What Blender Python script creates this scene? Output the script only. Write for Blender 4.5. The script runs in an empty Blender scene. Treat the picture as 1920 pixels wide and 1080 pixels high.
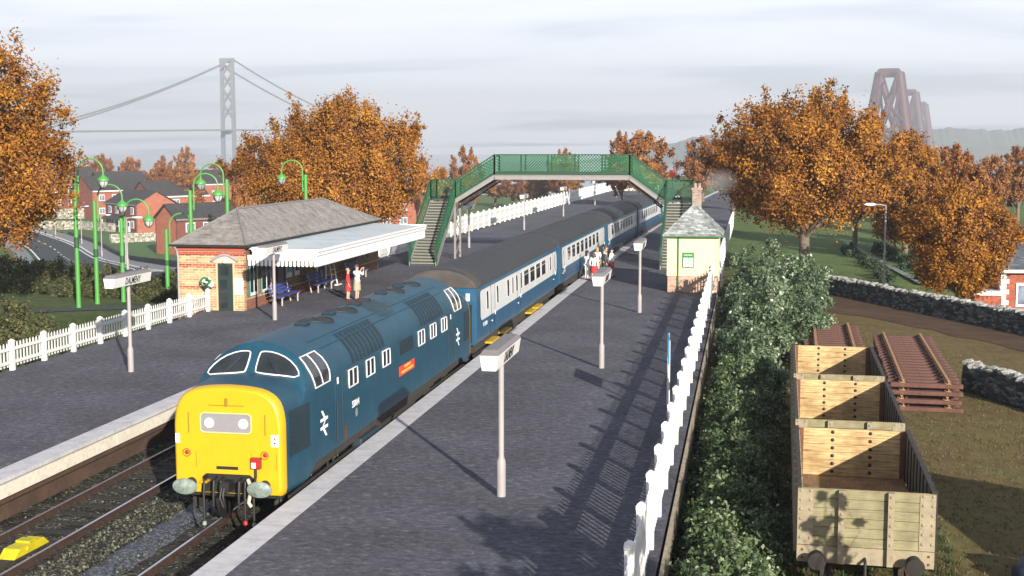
import bpy, bmesh, math, random
import numpy as np
from mathutils import Vector, Matrix
from mathutils.bvhtree import BVHTree
R = math.radians
scene = bpy.context.scene
COL = scene.collection
rnd = random.Random(7)

# ------------------------------------------------------------------ tagging / hierarchy helpers
def tag(o, label=None, cat=None, group=None, kind=None):
    if label: o['label'] = label
    if cat: o['category'] = cat
    if group: o['group'] = group
    if kind: o['kind'] = kind
    return o

def thing(name, loc, label, cat, group=None, rz=0.0):
    o = bpy.data.objects.new(name, None)
    COL.objects.link(o)
    o.empty_display_size = 0.3
    o.location = loc
    o.rotation_euler = (0, 0, rz)
    return tag(o, label, cat, group)

KIDS = {}
def setpar(c, p):
    c.parent = p
    KIDS.setdefault(p.name, []).append(c)

def copy_tree(o, label=None, loc=None, rz=None, parent=None, scale=None):
    c = o.copy(); COL.objects.link(c)
    if label: c['label'] = label
    if loc is not None: c.location = loc
    if rz is not None: c.rotation_euler = (0, 0, rz)
    if scale is not None: c.scale = (scale,) * 3 if not hasattr(scale, '__len__') else scale
    if parent is not None: setpar(c, parent)
    for k in list(KIDS.get(o.name, [])):
        copy_tree(k, parent=c)
    return c

# ------------------------------------------------------------------ mesh builder
class MB:
    def __init__(s, off=(0, 0, 0)):
        s.v = []; s.f = []; s.m = []; s.off = Vector(off); s.mi = 0
    def add(s, vs, fs):
        n = len(s.v)
        s.v += [tuple(Vector(p) + s.off) for p in vs]
        for f in fs:
            s.f.append([i + n for i in f]); s.m.append(s.mi)
        return s
    def box(s, x0, x1, y0, y1, z0, z1):
        vs = [(x0,y0,z0),(x1,y0,z0),(x1,y1,z0),(x0,y1,z0),(x0,y0,z1),(x1,y0,z1),(x1,y1,z1),(x0,y1,z1)]
        return s.add(vs, [(0,3,2,1),(4,5,6,7),(0,1,5,4),(1,2,6,5),(2,3,7,6),(3,0,4,7)])
    def cbox(s, c, d, rz=0.0, rx=0.0, ry=0.0):
        m = Matrix.Rotation(rz, 3, 'Z') @ Matrix.Rotation(ry, 3, 'Y') @ Matrix.Rotation(rx, 3, 'X')
        h = Vector(d) * .5
        vs = [Vector(c) + m @ Vector((a*h.x, b*h.y, e*h.z)) for e in (-1,1) for a, b in ((-1,-1),(1,-1),(1,1),(-1,1))]
        return s.add(vs, [(0,3,2,1),(4,5,6,7),(0,1,5,4),(1,2,6,5),(2,3,7,6),(3,0,4,7)])
    def bar(s, p, q, w, h, up=(0,0,1)):
        p = Vector(p); q = Vector(q); d = (q - p).normalized(); u = Vector(up)
        if abs(d.dot(u)) > .98: u = Vector((1,0,0))
        a = d.cross(u).normalized(); b = a.cross(d).normalized()
        a *= w/2; b *= h/2
        vs = [p-a-b, p+a-b, p+a+b, p-a+b, q-a-b, q+a-b, q+a+b, q-a+b]
        return s.add(vs, [(0,3,2,1),(4,5,6,7),(0,1,5,4),(1,2,6,5),(2,3,7,6),(3,0,4,7)])
    def tube(s, pts, r, n=8, caps=True, closed=False):
        pts = [Vector(p) for p in pts]; k = len(pts)
        rs = list(r) if hasattr(r, '__len__') else [r]*k
        vs = []; prev = None
        for i, p in enumerate(pts):
            if closed: d = pts[(i+1) % k] - pts[i-1]
            elif i == 0: d = pts[1] - p
            elif i == k-1: d = p - pts[i-1]
            else: d = (pts[i+1] - pts[i-1])
            d = d.normalized() if d.length > 1e-9 else Vector((0,0,1))
            if prev is None:
                u = Vector((0,0,1)) if abs(d.z) < .9 else Vector((1,0,0))
            else: u = prev
            a = d.cross(u)
            if a.length < 1e-6: a = d.cross(Vector((0,1,0)))
            a.normalize(); u = a.cross(d).normalized(); prev = u
            for j in range(n):
                t = 2*math.pi*j/n
                vs.append(p + (a*math.cos(t) + u*math.sin(t))*rs[i])
        fs = []
        for i in range(k if closed else k-1):
            i2 = (i+1) % k
            for j in range(n):
                j2 = (j+1) % n
                fs.append((i*n+j, i*n+j2, i2*n+j2, i2*n+j))
        if caps and not closed:
            fs.append(tuple(range(n))[::-1]); fs.append(tuple((k-1)*n+j for j in range(n)))
        return s.add(vs, fs)
    def cyl(s, p, q, r0, r1=None, n=16):
        return s.tube([p, q], [r0, r0 if r1 is None else r1], n)
    def lathe(s, prof, c=(0,0,0), n=20, axis='z', squash=1.0):
        vs = []; k = len(prof)
        for r, z in prof:
            for j in range(n):
                t = 2*math.pi*j/n; a, b = r*math.cos(t), r*math.sin(t)*squash
                if axis == 'z': p = (a, b, z)
                elif axis == 'y': p = (a, z, b)
                else: p = (z, a, b)
                vs.append(Vector(c) + Vector(p))
        fs = []
        for i in range(k-1):
            for j in range(n):
                j2 = (j+1) % n
                q = (i*n+j, i*n+j2, (i+1)*n+j2, (i+1)*n+j)
                fs.append(q if axis != 'y' else q[::-1])
        a = tuple(range(n))[::-1]; b = tuple((k-1)*n+j for j in range(n))
        fs += [a, b] if axis != 'y' else [a[::-1], b[::-1]]
        return s.add(vs, fs)
    def ell(s, c, r, nu=12, nv=8, jit=0.0, rr=None):
        vs = [Vector(c)+Vector((0,0,-r[2]))]
        for i in range(1, nv):
            ph = -math.pi/2 + math.pi*i/nv
            for j in range(nu):
                t = 2*math.pi*j/nu
                k = 1.0 + (jit*(rr.random()-.5) if rr else 0)
                vs.append(Vector(c)+Vector((r[0]*math.cos(ph)*math.cos(t)*k, r[1]*math.cos(ph)*math.sin(t)*k, r[2]*math.sin(ph)*k)))
        vs.append(Vector(c)+Vector((0,0,r[2])))
        fs = []
        for j in range(nu):
            fs.append((0, 1+(j+1) % nu, 1+j))
        for i in range(nv-2):
            for j in range(nu):
                a = 1+i*nu; b = a+nu; j2 = (j+1) % nu
                fs.append((a+j, a+j2, b+j2, b+j))
        a = 1+(nv-2)*nu; t = a+nu
        for j in range(nu): fs.append((a+j, a+(j+1) % nu, t))
        return s.add(vs, fs)
    def prism(s, poly, vec):
        """closed solid from planar 3-D polygon swept by vec"""
        n = len(poly); p = [Vector(a) for a in poly]; q = [a + Vector(vec) for a in p]
        nn = Vector((0,0,0))
        for i in range(n): nn += p[i].cross(p[(i+1) % n])
        fwd = nn.dot(Vector(vec)) > 0
        fs = [tuple(range(n))[::-1], tuple(range(n, 2*n))] if fwd else [tuple(range(n)), tuple(range(n, 2*n))[::-1]]
        for i in range(n):
            j = (i+1) % n
            fs.append((i, j, n+j, n+i) if fwd else (j, i, n+i, n+j))
        return s.add(p+q, fs)
    def loft(s, secs, closed=True, cap0=False, cap1=False, flip=False):
        n = len(secs[0]); vs = [p for sec in secs for p in sec]; fs = []
        for i in range(len(secs)-1):
            for j in range(n if closed else n-1):
                j2 = (j+1) % n
                q = (i*n+j, i*n+j2, (i+1)*n+j2, (i+1)*n+j)
                fs.append(q[::-1] if flip else q)
        c0 = tuple(range(n))[::-1]; c1 = tuple((len(secs)-1)*n+j for j in range(n))
        if cap0: fs.append(c0[::-1] if flip else c0)
        if cap1: fs.append(c1[::-1] if flip else c1)
        return s.add(vs, fs)
    def mesh(s, name, mats, smooth=None):
        me = bpy.data.meshes.new(name)
        me.from_pydata(s.v, [], s.f)
        for m in (mats if isinstance(mats, (list, tuple)) else [mats]): me.materials.append(m)
        if any(s.m): me.polygons.foreach_set('material_index', s.m)
        if smooth is not None:
            me.polygons.foreach_set('use_smooth', [True]*len(me.polygons))
            me.set_sharp_from_angle(angle=R(smooth))
        me.update(); me.validate()
        return me
    def build(s, name, mats, parent=None, smooth=None, bevel=0.0, loc=None, rz=None):
        me = s.mesh(name, mats, smooth)
        o = bpy.data.objects.new(name, me); COL.objects.link(o)
        if parent is not None: setpar(o, parent)
        if loc is not None: o.location = loc
        if rz is not None: o.rotation_euler = (0, 0, rz)
        if bevel:
            b = o.modifiers.new('bevel', 'BEVEL'); b.width = bevel; b.segments = 2; b.limit_method = 'ANGLE'; b.angle_limit = R(40)
        return o

# ------------------------------------------------------------------ materials
class G:
    def __init__(s, name):
        s.mat = bpy.data.materials.new(name); s.mat.use_nodes = True
        s.nt = s.mat.node_tree; s.nt.nodes.clear()
        s.out = s.n('ShaderNodeOutputMaterial')
    def n(s, t, **kw):
        nd = s.nt.nodes.new(t)
        for k, v in kw.items(): setattr(nd, k, v)
        return nd
    def l(s, a, b): s.nt.links.new(a, b)
    def set(s, sock, v):
        if hasattr(v, 'is_output'): s.l(v, sock)
        elif isinstance(v, (tuple, list)): sock.default_value = (*v, 1.0) if len(v) == 3 and sock.type == 'RGBA' else v
        else: sock.default_value = v
    def pos(s): return s.n('ShaderNodeNewGeometry').outputs['Position']
    def obj(s): return s.n('ShaderNodeTexCoord').outputs['Object']
    def noise(s, vec, scale, detail=4, rough=.55, dist=0.0, out='Fac'):
        nd = s.n('ShaderNodeTexNoise'); s.l(vec, nd.inputs['Vector'])
        nd.inputs['Scale'].default_value = scale; nd.inputs['Detail'].default_value = detail
        nd.inputs['Roughness'].default_value = rough; nd.inputs['Distortion'].default_value = dist
        return nd.outputs[out]
    def voro(s, vec, scale, out='Color', feature='F1', rand=1.0):
        nd = s.n('ShaderNodeTexVoronoi', feature=feature); s.l(vec, nd.inputs['Vector'])
        nd.inputs['Scale'].default_value = scale; nd.inputs['Randomness'].default_value = rand
        return nd.outputs[out]
    def map(s, vec, scale=(1,1,1), rot=(0,0,0), loc=(0,0,0)):
        nd = s.n('ShaderNodeMapping'); s.l(vec, nd.inputs['Vector'])
        nd.inputs['Scale'].default_value = scale; nd.inputs['Rotation'].default_value = rot; nd.inputs['Location'].default_value = loc
        return nd.outputs[0]
    def ramp(s, fac, stops, interp='LINEAR'):
        nd = s.n('ShaderNodeValToRGB'); s.set(nd.inputs['Fac'], fac); cr = nd.color_ramp; cr.interpolation = interp
        while len(cr.elements) < len(stops): cr.elements.new(.5)
        for e, (p, c) in zip(cr.elements, sorted(stops, key=lambda q: q[0])):
            e.position = p; e.color = (*c, 1) if len(c) == 3 else c
        return nd.outputs['Color']
    def math(s, op, a, b=0.0, c=0.0):
        nd = s.n('ShaderNodeMath', operation=op)
        for i, v in enumerate((a, b, c)): s.set(nd.inputs[i], v)
        return nd.outputs[0]
    def mix(s, f, a, b, mode='MIX'):
        nd = s.n('ShaderNodeMix', data_type='RGBA', blend_type=mode)
        s.set(nd.inputs[0], f); s.set(nd.inputs[6], a); s.set(nd.inputs[7], b)
        return nd.outputs[2]
    def sep(s, vec):
        nd = s.n('ShaderNodeSeparateXYZ'); s.l(vec, nd.inputs[0]); return nd.outputs
    def comb(s, x, y, z):
        nd = s.n('ShaderNodeCombineXYZ')
        for i, v in enumerate((x, y, z)): s.set(nd.inputs[i], v)
        return nd.outputs[0]
    def bump(s, h, strength=.5, dist=.02):
        nd = s.n('ShaderNodeBump'); s.l(h, nd.inputs['Height'])
        nd.inputs['Strength'].default_value = strength; nd.inputs['Distance'].default_value = dist
        return nd.outputs[0]
    def bsdf(s, color, rough=.6, normal=None, metallic=0.0, spec=.5, emit=None, estr=0.0, alpha=None):
        b = s.n('ShaderNodeBsdfPrincipled')
        s.set(b.inputs['Base Color'], color); s.set(b.inputs['Roughness'], rough)
        s.set(b.inputs['Metallic'], metallic); s.set(b.inputs['Specular IOR Level'], spec)
        if normal is not None: s.l(normal, b.inputs['Normal'])
        if emit: s.set(b.inputs['Emission Color'], emit); b.inputs['Emission Strength'].default_value = estr
        if alpha is not None: s.set(b.inputs['Alpha'], alpha)
        s.l(b.outputs[0], s.out.inputs['Surface']); return s.mat

def lerpc(c, k): return tuple(max(0, min(1, a*k)) for a in c)

def mat(name, col, rough=.6, var=.2, scale=3.0, bump=0.0, bscale=40.0, metallic=0.0, spec=.5, dirt=None, dirtamt=.5):
    g = G(name); v = g.obj()
    n1 = g.noise(v, scale, 6, .6)
    c = g.ramp(n1, [(.25, lerpc(col, 1-var)), (.75, lerpc(col, 1+var))])
    if dirt:
        n2 = g.noise(v, scale*2.7, 5, .65)
        m = g.math('MULTIPLY', g.ramp(n2, [(.52, (0,0,0)), (.72, (1,1,1))]), dirtamt)
        c = g.mix(m, c, dirt)
    nm = None
    if bump: nm = g.bump(g.noise(v, bscale, 3), bump, .02)
    return g.bsdf(c, rough, nm, metallic, spec)

def brick_mat(name, cols, mortar, bw=.225, bh=.075, bands=None, bump=.4, var=.35, ms=.012):
    """brick by (x+y, z); bands: list of (z, colour) constant steps"""
    g = G(name); p = g.obj(); x, y, z = g.sep(p)
    vec = g.comb(g.math('ADD', x, y), z, 0.0)
    br = g.n('ShaderNodeTexBrick'); g.l(vec, br.inputs['Vector'])
    br.inputs['Scale'].default_value = 1.0; br.inputs['Brick Width'].default_value = bw; br.inputs['Row Height'].default_value = bh
    br.inputs['Mortar Size'].default_value = ms; br.inputs['Mortar Smooth'].default_value = .3; br.inputs['Bias'].default_value = 0
    g.set(br.inputs['Color1'], (1-var,)*3); g.set(br.inputs['Color2'], (1+var*.6,)*3); g.set(br.inputs['Mortar'], (1, 1, 1))
    if bands:
        base = g.ramp(g.math('MULTIPLY', z, .2), [(a*.2, c) for a, c in bands], 'CONSTANT')
    else:
        base = g.ramp(g.noise(p, 1.3, 4), [(.3, cols[0]), (.7, cols[1])])
    base = g.mix(.6, base, g.ramp(g.noise(p, 5.0, 5, .7), [(.3, (.55,.5,.45)), (.7, (1.25,1.2,1.1))]), 'MULTIPLY')
    c = g.mix(1.0, base, br.outputs['Color'], 'MULTIPLY')
    c = g.mix(g.math('MULTIPLY', br.outputs['Fac'], .8), c, mortar)
    nm = g.bump(g.math('SUBTRACT', 1.0, br.outputs['Fac']), bump, .01)
    return g.bsdf(c, .85, nm, 0, .2)

def slate_mat(name, c0, c1, w=.3, h=.2, var=.4, joint=(.45,)*3):
    g = G(name); p = g.obj(); x, y, z = g.sep(p)
    vec = g.comb(g.math('ADD', x, y), g.math('MULTIPLY', z, 1.6), 0.0)
    br = g.n('ShaderNodeTexBrick'); g.l(vec, br.inputs['Vector'])
    br.inputs['Scale'].default_value = 1.0; br.inputs['Brick Width'].default_value = w; br.inputs['Row Height'].default_value = h
    br.inputs['Mortar Size'].default_value = .012; br.inputs['Mortar Smooth'].default_value = .5
    g.set(br.inputs['Color1'], (1-var,)*3); g.set(br.inputs['Color2'], (1+var,)*3); g.set(br.inputs['Mortar'], tuple(joint))
    base = g.ramp(g.noise(g.map(p, (1, 1, .35)), 2.2, 6, .7, .6), [(.3, c0), (.7, c1)])
    c = g.mix(1.0, base, br.outputs['Color'], 'MULTIPLY')
    nm = g.bump(g.math('SUBTRACT', 1.0, br.outputs['Fac']), .5, .015)
    return g.bsdf(c, .7, nm, 0, .4)

def glass_mat(name, col=(.02,.025,.03), rough=.08):
    g = G(name); v = g.obj()
    c = g.ramp(g.noise(v, 1.5, 3), [(.3, lerpc(col, .6)), (.7, lerpc(col, 1.5))])
    return g.bsdf(c, rough, None, 0, .5)

def leaf_mat(name, stops, trans=.35, rough=.6, zc=None):
    g = G(name)
    a = g.n('ShaderNodeAttribute', attribute_name='tint').outputs['Fac']
    c = g.ramp(a, stops)
    d = g.n('ShaderNodeBsdfPrincipled'); g.l(c, d.inputs['Base Color']); d.inputs['Roughness'].default_value = rough
    d.inputs['Specular IOR Level'].default_value = .3
    if zc is not None:      # leaves shade as part of the rounded crown they belong to
        va = g.n('ShaderNodeVectorMath', operation='SUBTRACT'); g.l(g.obj(), va.inputs[0]); va.inputs[1].default_value = (0, 0, zc)
        vn = g.n('ShaderNodeVectorMath', operation='NORMALIZE'); g.l(va.outputs[0], vn.inputs[0])
        tr_ = g.n('ShaderNodeVectorTransform', vector_type='NORMAL', convert_from='OBJECT', convert_to='WORLD'); g.l(vn.outputs[0], tr_.inputs[0])
        vm = g.n('ShaderNodeVectorMath', operation='ADD'); g.l(tr_.outputs[0], vm.inputs[0]); g.l(g.n('ShaderNodeNewGeometry').outputs['Normal'], vm.inputs[1])
        vo = g.n('ShaderNodeVectorMath', operation='NORMALIZE'); g.l(vm.outputs[0], vo.inputs[0]); g.l(vo.outputs[0], d.inputs['Normal'])
    t = g.n('ShaderNodeBsdfTranslucent'); g.l(c, t.inputs['Color'])
    m = g.n('ShaderNodeMixShader'); m.inputs[0].default_value = trans
    g.l(d.outputs[0], m.inputs[1]); g.l(t.outputs[0], m.inputs[2]); g.l(m.outputs[0], g.out.inputs['Surface'])
    return g.mat
# ------------------------------------------------------------------ palette
def platform_mat():
    g = G('platform_tarmac'); p = g.pos()
    q = g.map(p, (.8, 1.25, 1), (0, 0, R(-8)))
    f = g.noise(q, 5.5, 9, .82, .35)
    c = g.ramp(f, [(.3, (.024,.025,.033)), (.43, (.07,.07,.086)), (.56, (.115,.114,.134)), (.7, (.3,.29,.3))])
    c = g.mix(.55, c, g.ramp(g.noise(p, .35, 4), [(.3, (.58,.58,.6)), (.7, (1.3,1.29,1.3))]), 'MULTIPLY')
    sp = g.voro(p, 22, 'Distance')
    spots = g.ramp(sp, [(.0, (1,1,1)), (.16, (0,0,0))])
    pick = g.ramp(g.noise(p, 3.1, 2), [(.52, (0,0,0)), (.6, (1,1,1))])
    c = g.mix(g.math('MULTIPLY', g.math('MULTIPLY', spots, pick), .55), c, (.2,.17,.13))
    nm = g.bump(f, .8, .04)
    return g.bsdf(c, .92, nm, 0, .15)
def coping_mat():
    g = G('coping_white'); p = g.pos(); x, y, z = g.sep(p)
    fr = g.math('FRACT', g.math('DIVIDE', y, .96))
    j = g.ramp(fr, [(.0, (1,1,1)), (.035, (0,0,0)), (1, (0,0,0))])
    n = g.noise(p, 2.2, 7, .7)
    c = g.ramp(n, [(.25, (.36,.35,.36)), (.5, (.5,.49,.51)), (.75, (.6,.59,.6))])
    c = g.mix(.5, c, g.ramp(g.noise(p, 30, 4, .7), [(.3, (.7,.7,.7)), (.7, (1.15,1.15,1.15))]), 'MULTIPLY')
    c = g.mix(g.math('MULTIPLY', j, .6), c, (.16,.15,.15))
    return g.bsdf(c, .85, g.bump(n, .2, .02), 0, .2)
def ballast_mat():
    g = G('ballast_bed'); p = g.pos()
    v = g.voro(p, 13, 'Color')
    f = g.sep(v)[0]
    c = g.ramp(f, [(.15, (.012,.012,.012)), (.5, (.035,.034,.028)), (.78, (.07,.068,.05)), (.97, (.15,.15,.1))])
    c = g.mix(.9, c, g.ramp(g.noise(p, 1.1, 4), [(.35, (.25,.25,.25)), (.65, (1.1,1.1,1))]), 'MULTIPLY')
    nm = g.bump(g.voro(p, 13, 'Distance'), 1.0, .05)
    return g.bsdf(c, .9, nm, 0, .25)
def walk_mat():
    g = G('cess_gravel'); p = g.pos()
    f = g.noise(p, 9, 8, .8)
    c = g.ramp(f, [(.36, (.015,.018,.026)), (.5, (.06,.07,.095)), (.64, (.26,.28,.33))])
    return g.bsdf(c, .7, g.bump(f, 1.0, .05), 0, .4)
def ground_mat():
    g = G('grass_ground'); p = g.pos(); x, y, z = g.sep(p)
    n = g.noise(p, .5, 8, .65); n2 = g.noise(g.map(p, (1, .45, 1)), 3.5, 7, .75)
    left = g.ramp(n, [(.3, (.045,.065,.026)), (.55, (.075,.1,.036)), (.75, (.095,.11,.048))])
    yard = g.ramp(n, [(.28, (.11,.073,.037)), (.5, (.14,.104,.047)), (.72, (.125,.117,.045))])
    far = g.ramp(n, [(.3, (.075,.115,.04)), (.7, (.12,.165,.055))])
    isr = g.math('MULTIPLY', g.ramp(g.math('ADD', g.math('MULTIPLY', x, .1), .5), [(.3, (0,0,0)), (.36, (1,1,1))]),
                 g.ramp(g.math('ADD', g.math('MULTIPLY', g.math('ADD', y, g.math('MULTIPLY', x, 2.05)), .01), 0.0), [(.83, (1,1,1)), (.90, (0,0,0))]))
    c = g.mix(g.ramp(g.math('MULTIPLY', y, .005), [(.42, (0,0,0)), (.52, (1,1,1))]), left, far)
    c = g.mix(g.ramp(g.math('ADD', g.math('MULTIPLY', x, .1), .5), [(.4, (0,0,0)), (.46, (1,1,1))]), c, far)
    c = g.mix(isr, c, yard)
    c = g.mix(.7, c, g.ramp(n2, [(.25, (.45,.45,.45)), (.75, (1.5,1.5,1.45))]), 'MULTIPLY')
    return g.bsdf(c, .95, g.bump(n2, .7, .06), 0, .1)
def dirt_mat():
    g = G('dirt_track'); p = g.pos()
    n = g.noise(g.map(p, (.35, 1.6, 1), (0, 0, R(-25))), 2.2, 8, .72)
    c = g.ramp(n, [(.25, (.055,.034,.023)), (.5, (.09,.056,.037)), (.75, (.135,.088,.06))])
    c = g.mix(.6, c, g.ramp(g.noise(p, .45, 4), [(.35, (.7,.75,.7)), (.65, (1.1,1.1,1.1))]), 'MULTIPLY')
    return g.bsdf(c, .95, g.bump(n, .6, .05), 0, .1)
def road_mat(name, c0, c1):
    g = G(name); p = g.pos()
    n = g.noise(p, 3, 7, .7)
    return g.bsdf(g.ramp(n, [(.3, c0), (.7, c1)]), .8, None, 0, .3)
def stone_wall_mat(name, c0, c1, c2, sx=3.2, sz=8.5):
    g = G(name); p = g.obj()
    q = g.map(p, (sx, sx, sz))
    v = g.voro(q, 1.0, 'Color'); f = g.sep(v)[0]; dist = g.voro(q, 1.0, 'Distance', 'DISTANCE_TO_EDGE')
    c = g.ramp(f, [(.1, c0), (.55, c1), (.95, c2)])
    c = g.mix(.7, c, g.ramp(g.noise(p, 9, 6, .7), [(.3, (.5,.5,.5)), (.7, (1.35,1.35,1.35))]), 'MULTIPLY')
    gap = g.ramp(dist, [(.0, (1,1,1)), (.09, (0,0,0))])
    c = g.mix(g.math('MULTIPLY', gap, .85), c, (.012,.012,.012))
    return g.bsdf(c, .9, g.bump(dist, 1.0, .08), 0, .2)
def plank_mat(name, col, var=.3, axis='x', w=.18):
    g = G(name); p = g.obj(); x, y, z = g.sep(p)
    gr = g.noise(g.map(p, (1.2, 1.2, 14) if axis == 'x' else (14, 1.2, 14)), 2.0, 7, .7, .4)
    c = g.ramp(gr, [(.25, lerpc(col, 1-var*1.3)), (.5, col), (.75, lerpc(col, 1+var))])
    c = g.mix(.5, c, g.ramp(g.noise(p, 2.3, 4), [(.33, (.45,.41,.36)), (.62, (1.2,1.2,1.15))]), 'MULTIPLY')
    return g.bsdf(c, .85, g.bump(gr, .3, .01), 0, .15)

M = {}
M['tarmac'] = platform_mat(); M['coping'] = coping_mat(); M['ballast'] = ballast_mat(); M['cess'] = walk_mat()
M['ground'] = ground_mat(); M['dirt'] = dirt_mat()
M['road'] = road_mat('road_tarmac', (.028,.036,.038), (.046,.055,.058)); M['pave'] = road_mat('pavement_slabs', (.16,.165,.17), (.24,.245,.25))
M['line'] = mat('road_paint', (.7,.7,.68), .7, .12, 6)
M['cream_edge'] = mat('painted_edge', (.66,.61,.51), .8, .12, 2.5, dirt=(.3,.25,.18), dirtamt=.5)
M['plat_brick'] = mat('sooty_brick', (.075,.042,.027), .9, .35, 1.5, .5, 25, dirt=(.03,.022,.018))
M['rail'] = mat('rail_rust', (.055,.03,.022), .6, .3, 8); M['railtop'] = mat('rail_steel', (.5,.52,.55), .22, .1, 8, metallic=.9)
M['sleeper'] = mat('sleeper_wood', (.018,.014,.012), .85, .35, 6, .4, 30)
M['stone'] = leaf_mat('ballast_stone', [(0, (.014,.014,.012)), (.5, (.045,.044,.034)), (.85, (.1,.1,.07)), (1, (.2,.2,.15))], 0.0, .85)
M['blue'] = mat('loco_blue', (.005,.05,.086), .5, .22, 1.6, dirt=(.012,.03,.04), dirtamt=.45)
M['blue_dk'] = mat('loco_grille', (.008,.022,.032), .65, .3, 8)
M['yellow'] = mat('warning_yellow', (.53,.325,.006), .42, .06, 2.0, dirt=(.45,.28,.01), dirtamt=.25)
M['c_blue'] = mat('coach_blue', (.012,.075,.15), .38, .14, 1.2, dirt=(.015,.05,.085), dirtamt=.4)
M['c_grey'] = mat('coach_pale_grey', (.52,.525,.52), .45, .06, 1.2)
M['c_roof'] = mat('coach_roof', (.028,.029,.034), .75, .25, 1.0, dirt=(.04,.036,.034), dirtamt=.35)
M['c_dome'] = mat('coach_roof_brown', (.055,.047,.042), .8, .3, 2.0)
M['under'] = mat('underframe_grime', (.028,.023,.019), .9, .4, 5, dirt=(.07,.04,.022), dirtamt=.5)
M['black'] = mat('black_steel', (.012,.011,.011), .6, .3, 6)
M['alu'] = mat('window_frame_alu', (.62,.63,.64), .4, .06, 6)
M['glass'] = glass_mat('window_glass'); M['glassd'] = glass_mat('dark_glass', (.012,.014,.017), .12)
M['white'] = mat('white_paint', (.78,.78,.77), .55, .05, 3); M['pale'] = mat('lit_headcode_white', (.9,.9,.92), .5, .02, 3)
M['hc'] = mat('headcode_grey', (.22,.21,.225), .5, .05, 5)
M['fencew'] = mat('fence_white', (.63,.63,.62), .6, .1, 4, dirt=(.45,.43,.38), dirtamt=.4)
M['buffer'] = mat('buffer_steel', (.24,.29,.25), .4, .45, 7, metallic=.3, dirt=(.06,.07,.06), dirtamt=.6)
M['red'] = mat('red_paint', (.3,.014,.012), .5, .1, 4); M['orange'] = mat('nameplate_red', (.72,.06,.02), .45, .1, 3)
M['gold'] = mat('plate_letters', (.85,.42,.09), .4, .05, 3)
M['stain'] = mat('brown_stain', (.06,.035,.022), .85, .3, 5)
M['fan'] = mat('fan_black', (.022,.018,.018), .75, .3, 6)
M['post'] = mat('sign_post_grey', (.29,.265,.26), .6, .08, 3); M['lamp_top'] = mat('sign_top_grey', (.17,.155,.155), .7, .12, 3)
M['signw'] = mat('sign_white', (.64,.63,.61), .5, .04, 3); M['txt'] = mat('black_lettering', (.01,.01,.01), .6, .05, 3)
M['lampg'] = mat('lamp_green', (.065,.26,.05), .5, .07, 2); M['lampgd'] = mat('lamp_green_worn', (.015,.07,.02), .6, .2, 8)
M['bridge'] = mat('bridge_green', (.007,.11,.043), .5, .14, 1.5); M['bridge_dk'] = mat('bridge_dark_green', (.005,.055,.024), .55, .15, 2)
M['girder'] = mat('girder_grey', (.22,.205,.2), .6, .12, 3); M['tread'] = mat('stair_tread', (.36,.35,.31), .75, .15, 4); M['riser'] = mat('stair_riser', (.05,.052,.042), .8, .2, 3)
M['slate'] = slate_mat('station_slate', (.13,.117,.108), (.32,.295,.272), .3, .2, .08, (.75,.75,.75)); M['slate_hut'] = slate_mat('hut_slate', (.15,.165,.16), (.36,.38,.37), .3, .15, .5)
M['slate_dk'] = slate_mat('house_tiles', (.035,.032,.034), (.06,.055,.055), .3, .25, .2); M['slate_bl'] = slate_mat('villa_slate', (.05,.06,.075), (.1,.11,.13), .3, .22, .25)
CRM = (.48,.315,.18); RDB = (.33,.085,.045)
M['st_brick'] = brick_mat('station_brick', None, (.6,.5,.36), .34, .115, [(0, CRM), (.98, RDB), (1.13, CRM), (2.0, RDB), (2.2, CRM), (2.57, (.2,.06,.04)), (2.78, RDB)])
M['st_side'] = brick_mat('station_side_brick', None, (.3,.24,.18), .23, .08, [(0, (.26,.07,.04)), (.45, (.5,.4,.26)), (.55, (.26,.17,.1)), (2.3, (.2,.08,.05))])
M['hut_brick'] = brick_mat('hut_brick', ((.4,.24,.18), (.5,.33,.24)), (.42,.36,.3), .23, .08)
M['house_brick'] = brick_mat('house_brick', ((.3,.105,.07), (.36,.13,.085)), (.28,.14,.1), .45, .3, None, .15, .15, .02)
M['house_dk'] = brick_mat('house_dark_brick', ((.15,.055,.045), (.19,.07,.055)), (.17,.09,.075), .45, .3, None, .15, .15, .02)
M['villa_brick'] = brick_mat('villa_brick', ((.28,.07,.045), (.34,.09,.055)), (.3,.12,.08), .23, .08)
M['chim'] = brick_mat('chimney_brick', ((.27,.2,.17), (.36,.27,.23)), (.34,.28,.25), .23, .08)
M['canopy'] = mat('canopy_roof', (.5,.55,.57), .45, .12, .25, dirt=(.2,.36,.4), dirtamt=.8)
M['canopyw'] = mat('canopy_white', (.7,.69,.7), .5, .04, 2)
M['door'] = mat('dark_green_door', (.012,.028,.024), .5, .15, 3); M['doorgrey'] = mat('grey_door', (.17,.17,.19), .6, .1, 3)
M['teal'] = mat('teal_poster', (.1,.42,.4), .6, .3, 2.5); M['paper'] = mat('paper_white', (.75,.76,.77), .7, .06, 3)
M['bench'] = mat('bench_blue', (.035,.06,.24), .55, .12, 3); M['benchleg'] = mat('bench_leg', (.5,.38,.36), .6, .1, 3)
M['hut'] = mat('hut_yellow', (.64,.56,.33), .6, .05, 3); M['hutg'] = mat('hut_green', (.02,.14,.035), .55, .1, 3); M['noticeg'] = mat('notice_green', (.01,.2,.03), .5, .1, 3)
M['signblue'] = mat('sign_blue', (.02,.26,.5), .5, .06, 3)
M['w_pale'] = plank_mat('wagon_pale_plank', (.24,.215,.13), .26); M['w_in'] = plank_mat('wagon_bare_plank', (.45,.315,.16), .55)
M['w_floor'] = plank_mat('wagon_floor_plank', (.24,.15,.085), .3, 'y'); M['w_dark'] = plank_mat('wagon_weathered_side', (.12,.105,.085), .35)
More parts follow.
